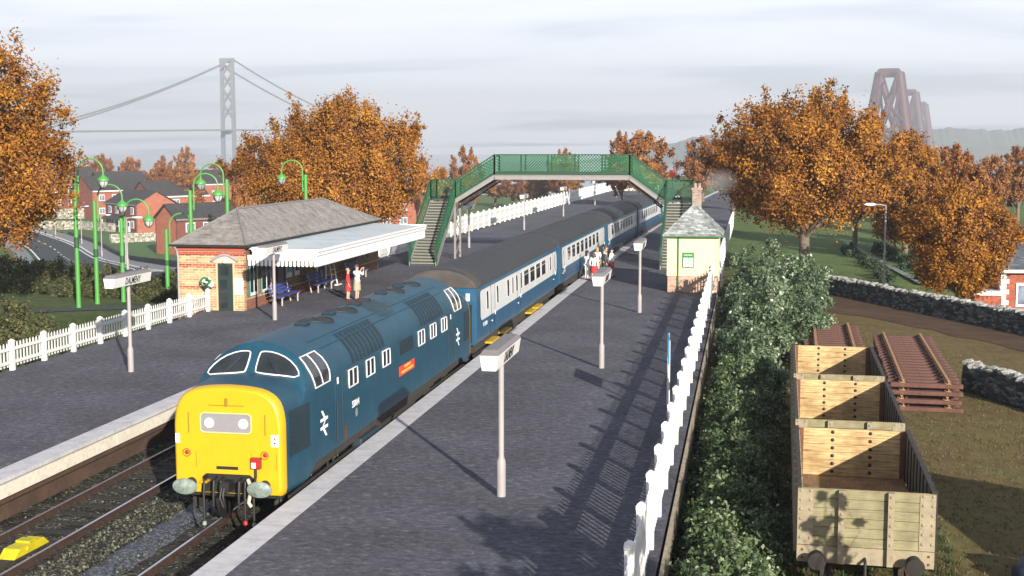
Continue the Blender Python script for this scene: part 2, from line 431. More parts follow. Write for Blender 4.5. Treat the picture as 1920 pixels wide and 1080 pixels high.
M['w_iron'] = mat('wagon_ironwork', (.26,.22,.145), .7, .2, 5, dirt=(.2,.09,.04), dirtamt=.6); M['rust'] = mat('rusty_iron', (.13,.05,.025), .8, .35, 6, .3, 30)
M['rustrail'] = mat('rusty_rail', (.34,.18,.075), .7, .25, 5); M['sl_red'] = mat('track_panel_sleeper', (.1,.042,.029), .8, .5, 6, .4, 30, dirt=(.045,.024,.018), dirtamt=.7)
M['sl_grey'] = mat('track_panel_sleeper_top', (.085,.045,.038), .8, .3, 6)
M['drywall'] = stone_wall_mat('dry_stone', (.02,.024,.026), (.065,.075,.08), (.17,.18,.18)); M['cope'] = mat('cope_stone', (.26,.26,.24), .9, .4, 5, .6, 20)
M['cobble'] = stone_wall_mat('garden_wall_stone', (.2,.19,.14), (.38,.36,.29), (.55,.53,.46), 2.2, 3.2)
M['kerbdark'] = mat('dark_hedge_kerb', (.03,.034,.032), .9, .3, 2)
M['bark'] = mat('bark', (.13,.1,.075), .9, .4, 7, .7, 14, dirt=(.28,.25,.2), dirtamt=.5)
M['twig'] = mat('twig_bark', (.06,.042,.03), .9, .3, 6)
M['leaf'] = leaf_mat('autumn_leaves', [(0, (.08,.025,.007)), (.28, (.21,.075,.011)), (.55, (.34,.135,.016)), (.8, (.46,.2,.022)), (1, (.6,.3,.032))], .3, .6, 5.0)
M['leaf2'] = leaf_mat('russet_leaves', [(0, (.12,.04,.016)), (.35, (.26,.095,.027)), (.7, (.38,.155,.042)), (1, (.52,.25,.07))], .3, .6, 4.0)
M['leafr'] = leaf_mat('red_leaves', [(0, (.08,.015,.02)), (1, (.25,.05,.05))], .3)
M['hedge'] = leaf_mat('hedge_leaves', [(0, (.03,.05,.02)), (.42, (.075,.12,.048)), (.74, (.17,.22,.1)), (1, (.48,.52,.36))], .25, .42)
M['bushp'] = leaf_mat('pale_bush_leaves', [(0, (.035,.06,.03)), (.4, (.09,.14,.07)), (.75, (.22,.28,.16)), (1, (.55,.6,.45))], .25, .42)
M['bushd'] = leaf_mat('dark_hedge_leaves', [(0, (.04,.046,.018)), (.6, (.1,.108,.042)), (1, (.22,.2,.08))], .3)
M['shrub'] = leaf_mat('green_shrub_leaves', [(0, (.02,.035,.018)), (.6, (.05,.085,.04)), (1, (.1,.14,.08))], .2)
M['earth'] = mat('dark_earth', (.02,.018,.013), .95, .3, 3)
M['skin'] = mat('skin', (.55,.33,.24), .6, .06, 4); M['cl_white'] = mat('white_cotton', (.74,.74,.72), .8, .06, 5); M['cl_red'] = mat('red_cloth', (.42,.025,.03), .8, .12, 5)
M['cl_dark'] = mat('dark_cloth', (.05,.055,.05), .85, .15, 5); M['cl_khaki'] = mat('khaki_cloth', (.34,.29,.2), .85, .1, 5); M['hair'] = mat('brown_hair', (.1,.05,.025), .7, .3, 10)
M['hairb'] = mat('black_hair', (.012,.01,.01), .7, .2, 10); M['hairf'] = mat('fair_hair', (.36,.22,.09), .7, .2, 10); M['shoe'] = mat('dark_shoes', (.05,.02,.018), .6, .1, 5)
M['steelfar'] = mat('grey_bridge_steel', (.15,.165,.175), .6, .05, .05); M['redfar'] = mat('red_oxide_steel', (.055,.013,.017), .6, .1, .05)
M['hillm'] = mat('far_wood', (.08,.105,.09), .95, .3, .03); M['water'] = mat('firth_water', (.1,.13,.15), .15, .1, .01)
M['render_w'] = mat('white_render', (.72,.72,.7), .8, .05, 2); M['planter'] = mat('terracotta', (.38,.14,.07), .8, .1, 5)
M['soot'] = mat('tarp_grey', (.1,.11,.12), .8, .2, 2)
M['lampglass'] = glass_mat('lantern_glass', (.35,.37,.38), .15)

# ------------------------------------------------------------------ camera, sun, sky
SUN_EL = R(17.5); sd = Vector((.507*math.cos(SUN_EL), -.862*math.cos(SUN_EL), math.sin(SUN_EL)))
cam = bpy.data.cameras.new('camera'); co = bpy.data.objects.new('camera', cam); COL.objects.link(co)
cam.sensor_width = 36; cam.lens = 36*2420/1920; cam.clip_start = .2; cam.clip_end = 20000
co.location = (0, 0, 7.5)
co.rotation_euler = (R(90-6.1088), 0, R(10.2476))
scene.camera = co
sun = bpy.data.lights.new('sun', 'SUN'); so = bpy.data.objects.new('sun', sun); COL.objects.link(so)
sun.energy = 5.0; sun.angle = R(.5); sun.color = (1.0, .93, .82)
so.rotation_euler = (-sd).to_track_quat('-Z', 'Y').to_euler()
so.location = (30, -50, 40)

w = bpy.data.worlds.new('World'); scene.world = w; w.use_nodes = True
nt = w.node_tree; nt.nodes.clear()
def wn(t, **k):
    nd = nt.nodes.new(t)
    for a, b in k.items(): setattr(nd, a, b)
    return nd
L = nt.links.new
sky = wn('ShaderNodeTexSky', sky_type='NISHITA'); sky.sun_disc = False
sky.sun_elevation = SUN_EL; sky.sun_rotation = math.atan2(sd.x, sd.y); sky.air_density = 1.0; sky.dust_density = 2.0
tc = wn('ShaderNodeTexCoord'); sx = wn('ShaderNodeSeparateXYZ'); L(tc.outputs['Generated'], sx.inputs[0])
def wm(op, a, b):
    nd = wn('ShaderNodeMath', operation=op)
    for i, v in enumerate((a, b)):
        if hasattr(v, 'is_output'): L(v, nd.inputs[i])
        else: nd.inputs[i].default_value = v
    return nd.outputs[0]
zz = wm('ADD', wm('MAXIMUM', sx.outputs[2], 0.0), .06)
cx = wn('ShaderNodeCombineXYZ'); L(wm('DIVIDE', sx.outputs[0], zz), cx.inputs[0]); L(wm('DIVIDE', sx.outputs[1], zz), cx.inputs[1])
mp = wn('ShaderNodeMapping'); mp.inputs['Rotation'].default_value = (0, 0, R(24)); mp.inputs['Scale'].default_value = (.55, 1.0, 1.0); mp.inputs['Location'].default_value = (3.1, 1.7, 0)
L(cx.outputs[0], mp.inputs[0])
nz = wn('ShaderNodeTexNoise'); nz.inputs['Scale'].default_value = .55; nz.inputs['Detail'].default_value = 7; nz.inputs['Roughness'].default_value = .55; nz.inputs['Distortion'].default_value = .5
L(mp.outputs[0], nz.inputs['Vector'])
cr = wn('ShaderNodeValToRGB'); cr.color_ramp.elements[0].position = .32; cr.color_ramp.elements[0].color = (3.7, 4.25, 5.05, 1)
cr.color_ramp.elements[1].position = .66; cr.color_ramp.elements[1].color = (5.95, 6.1, 6.5, 1)
e = cr.color_ramp.elements.new(.48); e.color = (5.4, 5.68, 6.25, 1)
L(nz.outputs['Fac'], cr.inputs[0])
# thin places in the cloud sheet let the blue through; the sheet is thickest near the horizon
hole = wn('ShaderNodeValToRGB'); hole.color_ramp.elements[0].position = .22; hole.color_ramp.elements[0].color = (.5,.5,.5,1)
hole.color_ramp.elements[1].position = .42; hole.color_ramp.elements[1].color = (.96,.96,.96,1)
L(nz.outputs['Fac'], hole.inputs[0])
mixs = wn('ShaderNodeMix', data_type='RGBA'); L(hole.outputs[0], mixs.inputs[0]); L(sky.outputs[0], mixs.inputs[6]); L(cr.outputs[0], mixs.inputs[7])
fall = wn('ShaderNodeValToRGB'); fall.color_ramp.elements[0].position = .12; fall.color_ramp.elements[0].color = (1,1,1,1)
fall.color_ramp.elements[1].position = .6; fall.color_ramp.elements[1].color = (.3,.33,.4,1)
L(sx.outputs[2], fall.inputs[0])
mul = wn('ShaderNodeMix', data_type='RGBA', blend_type='MULTIPLY'); mul.inputs[0].default_value = 1
L(mixs.outputs[2], mul.inputs[6]); L(fall.outputs[0], mul.inputs[7])
bg = wn('ShaderNodeBackground'); bg.inputs['Strength'].default_value = .1; L(mul.outputs[2], bg.inputs['Color'])
ow = wn('ShaderNodeOutputWorld'); L(bg.outputs[0], ow.inputs['Surface'])
vs_ = scene.view_settings; vs_.view_transform = 'Standard'; vs_.look = 'None'; vs_.gamma = 1; vs_.exposure = 1.1
scene.cycles.use_denoising = True
scene.cycles.max_bounces = 6; scene.cycles.transparent_max_bounces = 8
# ------------------------------------------------------------------ terrain
def sm(a, b, x):
    t = min(1.0, max(0.0, (x-a)/(b-a))); return t*t*(3-2*t)
def hz(X, Y):
    z = -1.1 - 6.5*sm(65, 185, Y)*sm(28, 50, -X)
    z -= 2.6*sm(11, 18, X)*sm(66, 76, Y)*(1-sm(105, 150, Y))
    return z - 20*sm(430, 650, math.hypot(X, Y))
def curve(Y): return max(0.0, Y-60)**2/4080.0
def struct(mb, name, m, smooth=None, kind='structure', label=None):
    o = mb.build(name, m, None, smooth); o['kind'] = kind
    if label: o['label'] = label
    return o
def axis(*segs):
    out = []
    for a, b, st in segs:
        n = max(1, int(round((b-a)/st)))
        out += [a+(b-a)*i/n for i in range(n)]
    out.append(segs[-1][1]); return out
xs = axis((-6000,-700,600), (-700,-180,40), (-180,-24,3), (-24,0,6), (0,60,3), (60,700,40), (700,6000,600))
ys = axis((-900,-40,80), (-40,0,10), (0,260,3), (260,700,20), (700,7000,700))
mb = MB()
mb.v = [(x, y, hz(x, y)) for y in ys for x in xs]
nx = len(xs)
for j in range(len(ys)-1):
    for i in range(nx-1):
        # leave the platforms' and tracks' strip lower so nothing shows through
        mb.f.append([j*nx+i, j*nx+i+1, (j+1)*nx+i+1, (j+1)*nx+i]); mb.m.append(0)
struct(mb, 'ground', M['ground'], 60)
mb = MB(); mb.add([(-6500,400,-20.2),(6500,400,-20.2),(6500,7500,-20.2),(-6500,7500,-20.2)], [(0,1,2,3)])
struct(mb, 'water', M['water'])

def strip(path0, path1, dz=0.03, sub=1):
    """sheet between two polylines, following the terrain"""
    b = MB(); n = len(path0); vs = []
    K = 4
    for p, q in zip(path0, path1):
        for k in range(K+1):
            t = k/K; x = p[0]+(q[0]-p[0])*t; y = p[1]+(q[1]-p[1])*t
            vs.append((x, y, hz(x, y)+dz))
    fs = []
    for i in range(n-1):
        for k in range(K):
            a = i*(K+1)+k; fs.append((a, a+1, a+K+2, a+K+1))
    return b.add(vs, fs)
def resample(pts, st):
    out = []
    for i in range(len(pts)-1):
        p = Vector(pts[i]); q = Vector(pts[i+1]); n = max(1, int((q-p).length/st))
        out += [tuple(p.lerp(q, k/n)) for k in range(n)]
    out.append(tuple(pts[-1])); return out
def smooth_path(pts, st=2.0, it=2):
    for _ in range(it):
        o = [pts[0]]
        for a, b in zip(pts, pts[1:]):
            o += [(a[0]*.75+b[0]*.25, a[1]*.75+b[1]*.25), (a[0]*.25+b[0]*.75, a[1]*.25+b[1]*.75)]
        pts = o+[pts[-1]]
    return resample(pts, st)
def offset_path(pts, d):
    out = []
    for i, p in enumerate(pts):
        a = Vector(pts[max(0, i-1)]); b = Vector(pts[min(len(pts)-1, i+1)]); t = (b-a).normalized()
        out.append((p[0]+t.y*d, p[1]-t.x*d))
    return out
# road with pavement on the far side, coming down past the houses
rc = smooth_path([(-38,76),(-44,85),(-52.3,96.4),(-74.8,134.7),(-95.7,168.9),(-108.9,188.7),(-128,212),(-170,262)], 2.0)
struct(strip(offset_path(rc, -3.9), offset_path(rc, 3.9)), 'road', M['road'])
struct(strip(offset_path(rc, -3.55), offset_path(rc, -3.3), .036), 'road_edge_line', M['line'])
struct(strip(offset_path(rc, 3.3), offset_path(rc, 3.55), .036), 'road_edge_line', M['line'])
dm = MB()
for i in range(2, len(rc)-2, 3):
    a, b = rc[i], rc[i+1]; t = (Vector(b)-Vector(a)).normalized(); nrm = Vector((t.y, -t.x))*.11
    vs = [(a[0]-nrm.x, a[1]-nrm.y), (a[0]+nrm.x, a[1]+nrm.y), (b[0]+nrm.x, b[1]+nrm.y), (b[0]-nrm.x, b[1]-nrm.y)]
    dm.add([(x, y, hz(x, y)+.037) for x, y in vs], [(0,1,2,3)])
struct(dm, 'road_centre_line', M['line'])
def slab_strip(p0, p1, h, name, m):
    b = MB(); n = len(p0)
    secs = [[(p[0], p[1], hz(*p)-.1), (q[0], q[1], hz(*q)-.1), (q[0], q[1], hz(*q)+h), (p[0], p[1], hz(*p)+h)] for p, q in zip(p0, p1)]
    b.loft(secs, True, True, True)
    return struct(b, name, m)
slab_strip(offset_path(rc, 3.95), offset_path(rc, 4.2), .15, 'kerb', M['line'])
slab_strip(offset_path(rc, 4.2), offset_path(rc, 7.0), .13, 'pavement', M['pave'])
slab_strip(offset_path(rc, -6.2), offset_path(rc, -4.2), .13, 'pavement', M['pave'])
side = smooth_path([(-44.5,88.5),(-36,92),(-27,97),(-20,104)], 2.0)
struct(strip(offset_path(side, -3.2), offset_path(side, 3.2), .045), 'road', M['road'])
slab_strip(offset_path(side, -5.4), offset_path(side, -3.5), .13, 'pavement', M['pave'])
# lane behind the far platform
lane = smooth_path([(-31,96),(-31,112),(-36,150),(-45,200)], 3.0)
struct(strip(offset_path(lane, -3.2), offset_path(lane, .2), .04), 'road', M['road'])
struct(strip(offset_path(lane, .4), offset_path(lane, 3.4), .05), 'path', M['pave'])
# foot track by the lamps
ft = smooth_path([(-41,60),(-36,64),(-31,66),(-27.5,69)], 1.5)
struct(strip(offset_path(ft, -.8), offset_path(ft, .8), .04), 'path', road_mat('wet_path', (.03,.034,.04), (.06,.065,.075)))
# dirt track through the yard
r0 = random.Random(3)
da = smooth_path([(-1.5,70.5),(3.5,71.5),(7.5,66.5),(11,59.5),(15,50),(22,36)], 1.0)
db = smooth_path([(-1.5,81),(4.3,80.3),(8.5,71.5),(12.8,62.6),(18,52),(26,38)], 1.0)
n = min(len(da), len(db))
pa = [da[int(i*(len(da)-1)/(n-1))] for i in range(n)]; pb = [db[int(i*(len(db)-1)/(n-1))] for i in range(n)]
pa = [(x+r0.uniform(-.25,.25), y+r0.uniform(-.35,.35)) for x, y in pa]
struct(strip(pa, pb, .02), 'dirt_road', M['dirt'])
# bank path beyond the yard wall
bp = resample([(9.2,124),(10.2,106),(10.85,93.5),(11.3,86)], 2)
struct(strip(offset_path(bp, -.25), offset_path(bp, .25), .06), 'path', M['pave'])

# ------------------------------------------------------------------ platforms, trackbed
PE = [x for x in axis((-30,60,6), (60,240,4))]
def ext(Xa, Xb, z0, z1, ylist, ca=0.0, cb=0.0):
    b = MB()
    secs = [[(Xa+ca*curve(y), y, z0), (Xb+cb*curve(y), y, z0), (Xb+cb*curve(y), y, z1), (Xa+ca*curve(y), y, z1)] for y in ylist]
    return b.loft(secs, True, True, True)
# right platform: tarmac, coping, face
struct(ext(-8.95, -1.45, -1.3, 0, PE, .55, 0), 'platform', M['tarmac'])
struct(ext(-9.55, -8.95, -.14, .004, PE, .55, .55), 'platform_edge', M['coping'])
struct(ext(-9.35, -8.95, -1.3, -.14, PE, .55, .55), 'platform_face', M['plat_brick'])
# left platform
struct(ext(-24.75, -17.2, -1.3, 0, PE, 0, .55), 'platform', M['tarmac'])
struct(ext(-17.2, -16.6, -.09, .004, PE, .55, .55), 'platform_edge', M['coping'])
struct(ext(-17.2, -16.68, -.13, -.09, PE, .55, .55), 'platform_face', M['black'])  # thin black strip between the coping and the cream band
b = ext(-17.2, -16.6, -.44, -.13, PE, .55, .55); b2 = ext(-17.2, -16.78, -.5, -.44, PE, .55, .55)
struct(b, 'platform_face', M['cream_edge']); struct(b2, 'platform_face', M['plat_brick'])
struct(ext(-17.2, -16.72, -.62, -.5, PE, .55, .55), 'platform_face', M['plat_brick'])
struct(ext(-17.2, -16.86, -1.3, -.62, PE, .55, .55), 'platform_face', M['plat_brick'])
# narrow dark line between coping and edge band on left platform
struct(ext(-16.86, -9.35, -1.3, -1.07, PE, .55, .55), 'trackbed', M['ballast'])
# track six-foot cess walkway, heaped shoulders
def mound(xc, wid, h, y0, y1, name, m, amp=.05):
    b = MB(); rr = random.Random(5); secs = []
    yl = axis((y0, y1, .4))
    for y in yl:
        secs.append([(xc+wid*t+rr.uniform(-amp, amp), y, -1.085+h*max(0, 1-abs(t*2)**2.2)+rr.uniform(-amp, amp)*.4*(1-abs(t*2)**4)) for t in (-.5,-.35,-.2,0,.2,.35,.5)])
    b.loft(secs, False, flip=True)
    return struct(b, name, m, 80)
mound(-12.75, 1.0, .1, 10, 70, 'cess_path', M['cess'])
mound(-13.55, 1.1, .13, 10, 70, 'ballast_shoulder', M['ballast'])
RP = lambda x: [(x+.55*curve(y), y) for y in axis((-10,60,4), (60,225,4))]
RAILPROF = [(-.07,-.16),(.07,-.16),(.07,-.135),(.012,-.12),(.012,-.04),(.036,-.03),(.036,0),(-.036,0),(-.036,-.03),(-.012,-.04),(-.012,-.12),(-.07,-.135)]
def railway(xc, label, ylo, yhi):
    t = thing('railway_track', (xc, 0, -.9), label, 'railway track', None)
    for dx in (-.7525, .7525):
        b = MB(); pts = axis((-10,60,5), (60,225,5))
        b.loft([[(dx+px+.55*curve(y), y, pz-.003) for px, pz in RAILPROF] for y in pts], True, True, True)
        r = b.build('rail', M['rail'], t)
        c = MB(); c.loft([[(dx-.034+.55*curve(y), y, -.003), (dx+.034+.55*curve(y), y, -.003), (dx+.03+.55*curve(y), y, .002), (dx-.03+.55*curve(y), y, .002)] for y in pts], True, True, True)
        c.build('running_surface', M['railtop'], r)
    k = 0; y = ylo; me = None
    while y < yhi:
        b = MB(); rr = random.Random(k % 5)
        b.cbox((0, 0, -.215), (2.6, .26, .12), rr.uniform(-.01,.01))
        for dx in (-.7525, .7525):
            b.cbox((dx, 0, -.145), (.36, .17, .03)); b.cbox((dx-.085, 0, -.11), (.08, .12, .07)); b.cbox((dx+.085, 0, -.11), (.08, .12, .07))
        if k < 5:
            o = b.build('sleeper', M['sleeper'], t, None, .01); mesh5 = globals().setdefault('_sl', []); mesh5.append(o)
        else:
            o = _sl[k % 5].copy(); COL.objects.link(o); setpar(o, t)
        o.location = (rnd.uniform(-.03,.03), y, 0)
        y += .7; k += 1
    return t
_sl = []
railway(-15.2, 'left-hand rusty track with empty rails beside the cream-edged platform', 17, 46)
_sl = []
railway(-10.95, 'right-hand track that the blue locomotive stands on', 17, 40)
# loose stones on the bed
def stones(n, x0, x1, y0, y1, z, smin, smax, seed, avoid=()):
    rg = np.random.default_rng(seed)
    c = np.stack([rg.uniform(x0, x1, n), y0+(y1-y0)*rg.random(n)**1.3, np.full(n, z)+rg.uniform(-.01,.025,n)], 1)
    keep = np.ones(n, bool)
    for a in avoid: keep &= np.abs(c[:,0]-a) > .075
    c = c[keep]; n = len(c)
    base = np.array([(1,0,0),(-.5,.85,0),(-.5,-.85,0),(0,0,.8),(.1,.1,-.6)])
    F = np.array([(0,1,3),(1,2,3),(2,0,3),(1,0,4),(2,1,4),(0,2,4)])
    s = rg.uniform(smin, smax, (n,1,1))*rg.uniform(.7,1.4,(n,1,3)); a = rg.random(n)*6.28
    p = base[None]*s; ca, sa = np.cos(a)[:,None], np.sin(a)[:,None]
    q = np.stack([p[...,0]*ca-p[...,1]*sa, p[...,0]*sa+p[...,1]*ca, p[...,2]], 2)+c[:,None]
    return q.reshape(-1,3), (F[None]+5*np.arange(n)[:,None,None]).reshape(-1,3), np.repeat(rg.random(n), 6)
def np_mesh(name, v, f, tint, m, smooth=False):
    me = bpy.data.meshes.new(name); k = f.shape[1]
    me.vertices.add(len(v)); me.vertices.foreach_set('co', np.ascontiguousarray(v, np.float32).ravel())
    me.loops.add(f.size); me.loops.foreach_set('vertex_index', np.ascontiguousarray(f, np.int32).ravel())
    me.polygons.add(len(f)); me.polygons.foreach_set('loop_start', np.arange(0, f.size, k, dtype=np.int32))
    me.materials.append(m)
    at = me.attributes.new('tint', 'FLOAT', 'FACE'); at.data.foreach_set('value', np.ascontiguousarray(tint, np.float32))
    me.update(calc_edges=True)
    return me
v, f, t = stones(16000, -16.7, -9.6, 18, 40, -1.1, .025, .055, 11, (-15.95,-14.45,-11.7,-10.2))
so_ = bpy.data.objects.new('ballast_stones', np_mesh('ballast_stones', v, f, t, M['stone'])); COL.objects.link(so_); so_['kind'] = 'stuff'
v, f, t = stones(5000, -14.05, -13.1, 18, 34, -.99, .03, .06, 12)
so_ = bpy.data.objects.new('ballast_stones', np_mesh('ballast_heap', v, f, t, M['stone'])); COL.objects.link(so_); so_['kind'] = 'stuff'
v, f, t = stones(1500, -13.2, -12.3, 18, 34, -1.02, .02, .05, 13)
so_ = bpy.data.objects.new('ballast_stones', np_mesh('scattered_stones', v, f, t, M['stone'])); COL.objects.link(so_); so_['kind'] = 'stuff'
# yellow ramp between the left rails
t = thing('warning_ramp', (-14.98, 24.3, -1.08), 'yellow signalling ramp box lying between the rails of the empty left track', 'track ramp', rz=R(-2))
MB().box(-.13,.13,-.95,1.0,0,.1).build('base_plate', M['under'], t)
b = MB(); b.prism([(-.19,-.5,.1),(-.19,-.28,.27),(-.19,.62,.27),(-.19,.8,.12),(-.19,.8,.1)], (.38,0,0)); b.build('cover', mat('ramp_yellow', (.5,.42,.01), .55, .15, 4, dirt=(.3,.22,.03)), t, None, .02)
b = MB(); b.box(-.17,.17,.1,.36,.27,.33); b.cyl((-.22,0,.2),(.22,0,.2),.05); b.build('magnet_block', mat('ramp_yellow_top', (.42,.36,.01), .55, .15, 4), t, None, .01)
# ------------------------------------------------------------------ locomotive
def letter(body, size, m, name, loc, rot, parent, extrude=.003, offset=0.0, sx=1.0):
    """lettering as a real thin mesh"""
    cu = bpy.data.curves.new(name, 'FONT'); cu.body = body; cu.size = size; cu.extrude = extrude; cu.align_x = 'CENTER'; cu.offset = offset; cu.resolution_u = 2
    o = bpy.data.objects.new(name, cu); COL.objects.link(o)
    dg = bpy.context.evaluated_depsgraph_get(); dg.update()
    me = bpy.data.meshes.new_from_object(o.evaluated_get(dg)); me.name = name
    bpy.data.objects.remove(o); bpy.data.curves.remove(cu)
    me.materials.clear(); me.materials.append(m)
    me.polygons.foreach_set('material_index', [0]*len(me.polygons))
    o = bpy.data.objects.new(name, me); COL.objects.link(o); o.location = loc; o.rotation_euler = rot; o.scale = (sx, 1, 1); setpar(o, parent); return o
def interp(pts, x):
    for (a, b), (c, d) in zip(pts, pts[1:]):
        if x <= c: return b+(d-b)*(x-a)/(c-a)
    return pts[-1][1]
def half_to_full(h): return h + [(-x, z) for x, z in reversed(h[:-1])]
LB = [(1.27,.04),(1.31,.09),(1.33,.2),(1.33,.6),(1.33,1.0),(1.33,1.4),(1.33,1.7),(1.328,1.9),(1.32,2.04),(1.3,2.18),(1.265,2.32),(1.21,2.45),(1.13,2.57),(1.04,2.68),(.92,2.79),(.78,2.89),(.63,2.97),(.47,3.04),(.3,3.09),(.15,3.115),(0,3.125)]
NZ = [(0,2.43),(.4,2.415),(.75,2.37),(.97,2.3),(1.11,2.21),(1.21,2.09),(1.27,1.96),(1.31,1.8),(1.33,1.6)]
LLEN = 19.4
def loco_sec(y):
    yy = min(y, LLEN-y)
    ins = 0.0
    if yy < .22: ins = .075*(1-math.sqrt(max(0, 1-((.22-yy)/.22)**2)))
    half = []
    for x, z in LB:
        zn = interp(NZ, x) + .05*sm(0, 1.3, yy) - ins*1.1
        w = 2.30 + (yy-1.2-.36*(x/1.3)**2)*1.05
        z2 = min(z, max(zn, w))
        tp = .945 + .055*sm(.1, 1.5, yy)
        half.append((x*(1-ins)*tp, max(z2 + (ins*.6 if z < .1 else 0), .04+.3*sm(1.25, 2.1, yy)+ (z-.04)*.05)))
    return [(x, y, z) for x, z in half_to_full(half)]
LOCO = thing('diesel_locomotive', (-10.95, 25.9, -.9), 'blue diesel locomotive with yellow nose at the head of the train', 'locomotive')
OFF = (0, 0, .9)
st0 = axis((0,.24,.04)); st1 = axis((.24,1.2,.24), (1.2,2.9,.085), (2.9,16.5,1.13), (16.5,18.2,.085), (18.2,19.16,.24))
b = MB(OFF); b.loft([loco_sec(y) for y in st1], True, True, True)
sh = b.build('body_shell', M['blue'], LOCO, 32)
bt = BVHTree.FromPolygons([Vector(v) for v in b.v], b.f)
b = MB(OFF); secs = [loco_sec(y) for y in axis((.1,.24,.035))]
b.loft(secs[::-1], True, False, False, flip=True)
# front cap with a notch over the coupling
def cap(secs0):
    ring = [(x, z) for x, y, z in secs0]
    return ring
front = [loco_sec(y) for y in (.1,.065,.035,.012,0)]
b.loft(front[::-1], True, False, False, flip=True)
ring = loco_sec(0)
notch = [(-.64,.0,ring[-1][2]),(-.6,0,.42),(-.5,0,.5),(.5,0,.5),(.6,0,.42),(.64,0,ring[0][2])]
poly = ring + notch
nose = b
# front wall: a real plate 12 cm thick with the notch cut out
b.prism([(x, -.001, z) for x, y, z in poly], (0, .05, 0))
b.build('nose_front', M['yellow'], LOCO, 40)
btn = BVHTree.FromPolygons([Vector(v) for v in b.v], b.f)
b = MB(OFF); b.loft([loco_sec(y) for y in (19.16,19.3,19.36,19.4)], True, False, True); b.build('rear_nose', M['yellow'], LOCO, 40)

def chaikin(p, it=2):
    for _ in range(it):
        o = []
        for i in range(len(p)):
            a, c = p[i], p[(i+1) % len(p)]
            o += [(a[0]*.75+c[0]*.25, a[1]*.75+c[1]*.25), (a[0]*.25+c[0]*.75, a[1]*.25+c[1]*.75)]
        p = o
    return p
def subdiv(p, st=.12):
    o = []
    for i in range(len(p)):
        a, c = p[i], p[(i+1) % len(p)]; n = max(1, int(math.dist(a, c)/st))
        o += [(a[0]+(c[0]-a[0])*k/n, a[1]+(c[1]-a[1])*k/n) for k in range(n)]
    return o
def projector(tree, kind, oz=.9):
    def f(u, v, off):
        if kind == 'front': o, d = Vector((u, -6, v+oz)), Vector((0,1,0))
        elif kind == 'side+': o, d = Vector((6, u, v+oz)), Vector((-1,0,0))
        elif kind == 'side-': o, d = Vector((-6, u, v+oz)), Vector((1,0,0))
        elif kind == 'top': o, d = Vector((u, v, 12)), Vector((0,0,-1))
        elif kind == 'rear': o, d = Vector((u, 60, v+oz)), Vector((0,-1,0))
        h = tree.ray_cast(o, d)
        if h[0] is None: return None
        n = h[1]
        if n.dot(d) > 0: n = -n
        return h[0] + n*off
    return f
def decal(poly, pr, off, rings=3):
    cx = sum(p[0] for p in poly)/len(poly); cy = sum(p[1] for p in poly)/len(poly)
    mb = MB(); vs = []; n = len(poly)
    ts = [1-k/(rings) for k in range(rings)]
    for t in ts:
        for p in poly:
            q = pr(cx+(p[0]-cx)*t, cy+(p[1]-cy)*t, off)
            if q is None: return None
            vs.append(q)
    q = pr(cx, cy, off)
    if q is None: return None
    vs.append(q); fs = []
    for r in range(rings-1):
        for j in range(n):
            j2 = (j+1) % n
            fs.append((r*n+j, r*n+j2, (r+1)*n+j2, (r+1)*n+j))
    for j in range(n): fs.append(((rings-1)*n+j, (rings-1)*n+(j+1) % n, rings*n))
    return mb.add(vs, fs)
def outline(poly, pr, off, r, n=6):
    mb = MB(); pts = [pr(*p, off) for p in poly]
    if any(p is None for p in pts): return None
    return mb.tube(pts, r, n, closed=True)
def win(name, poly, pr, parent, glass='glass', fr=.028, split=None, it=2, frm='alu', off=.012):
    q = subdiv(chaikin(poly, it) if it else poly)
    d = decal(q, pr, off)
    if d is None: return None
    o = d.build(name, M[glass], parent)
    f = outline(q, pr, off, fr)
    if split:
        for a, c in split:
            pts = [pr(a[0]+(c[0]-a[0])*k/6, a[1]+(c[1]-a[1])*k/6, off+.004) for k in range(7)]
            f.tube(pts, fr*.8, 6)
    f.build('window_frame', M[frm], o, 60)
    return o
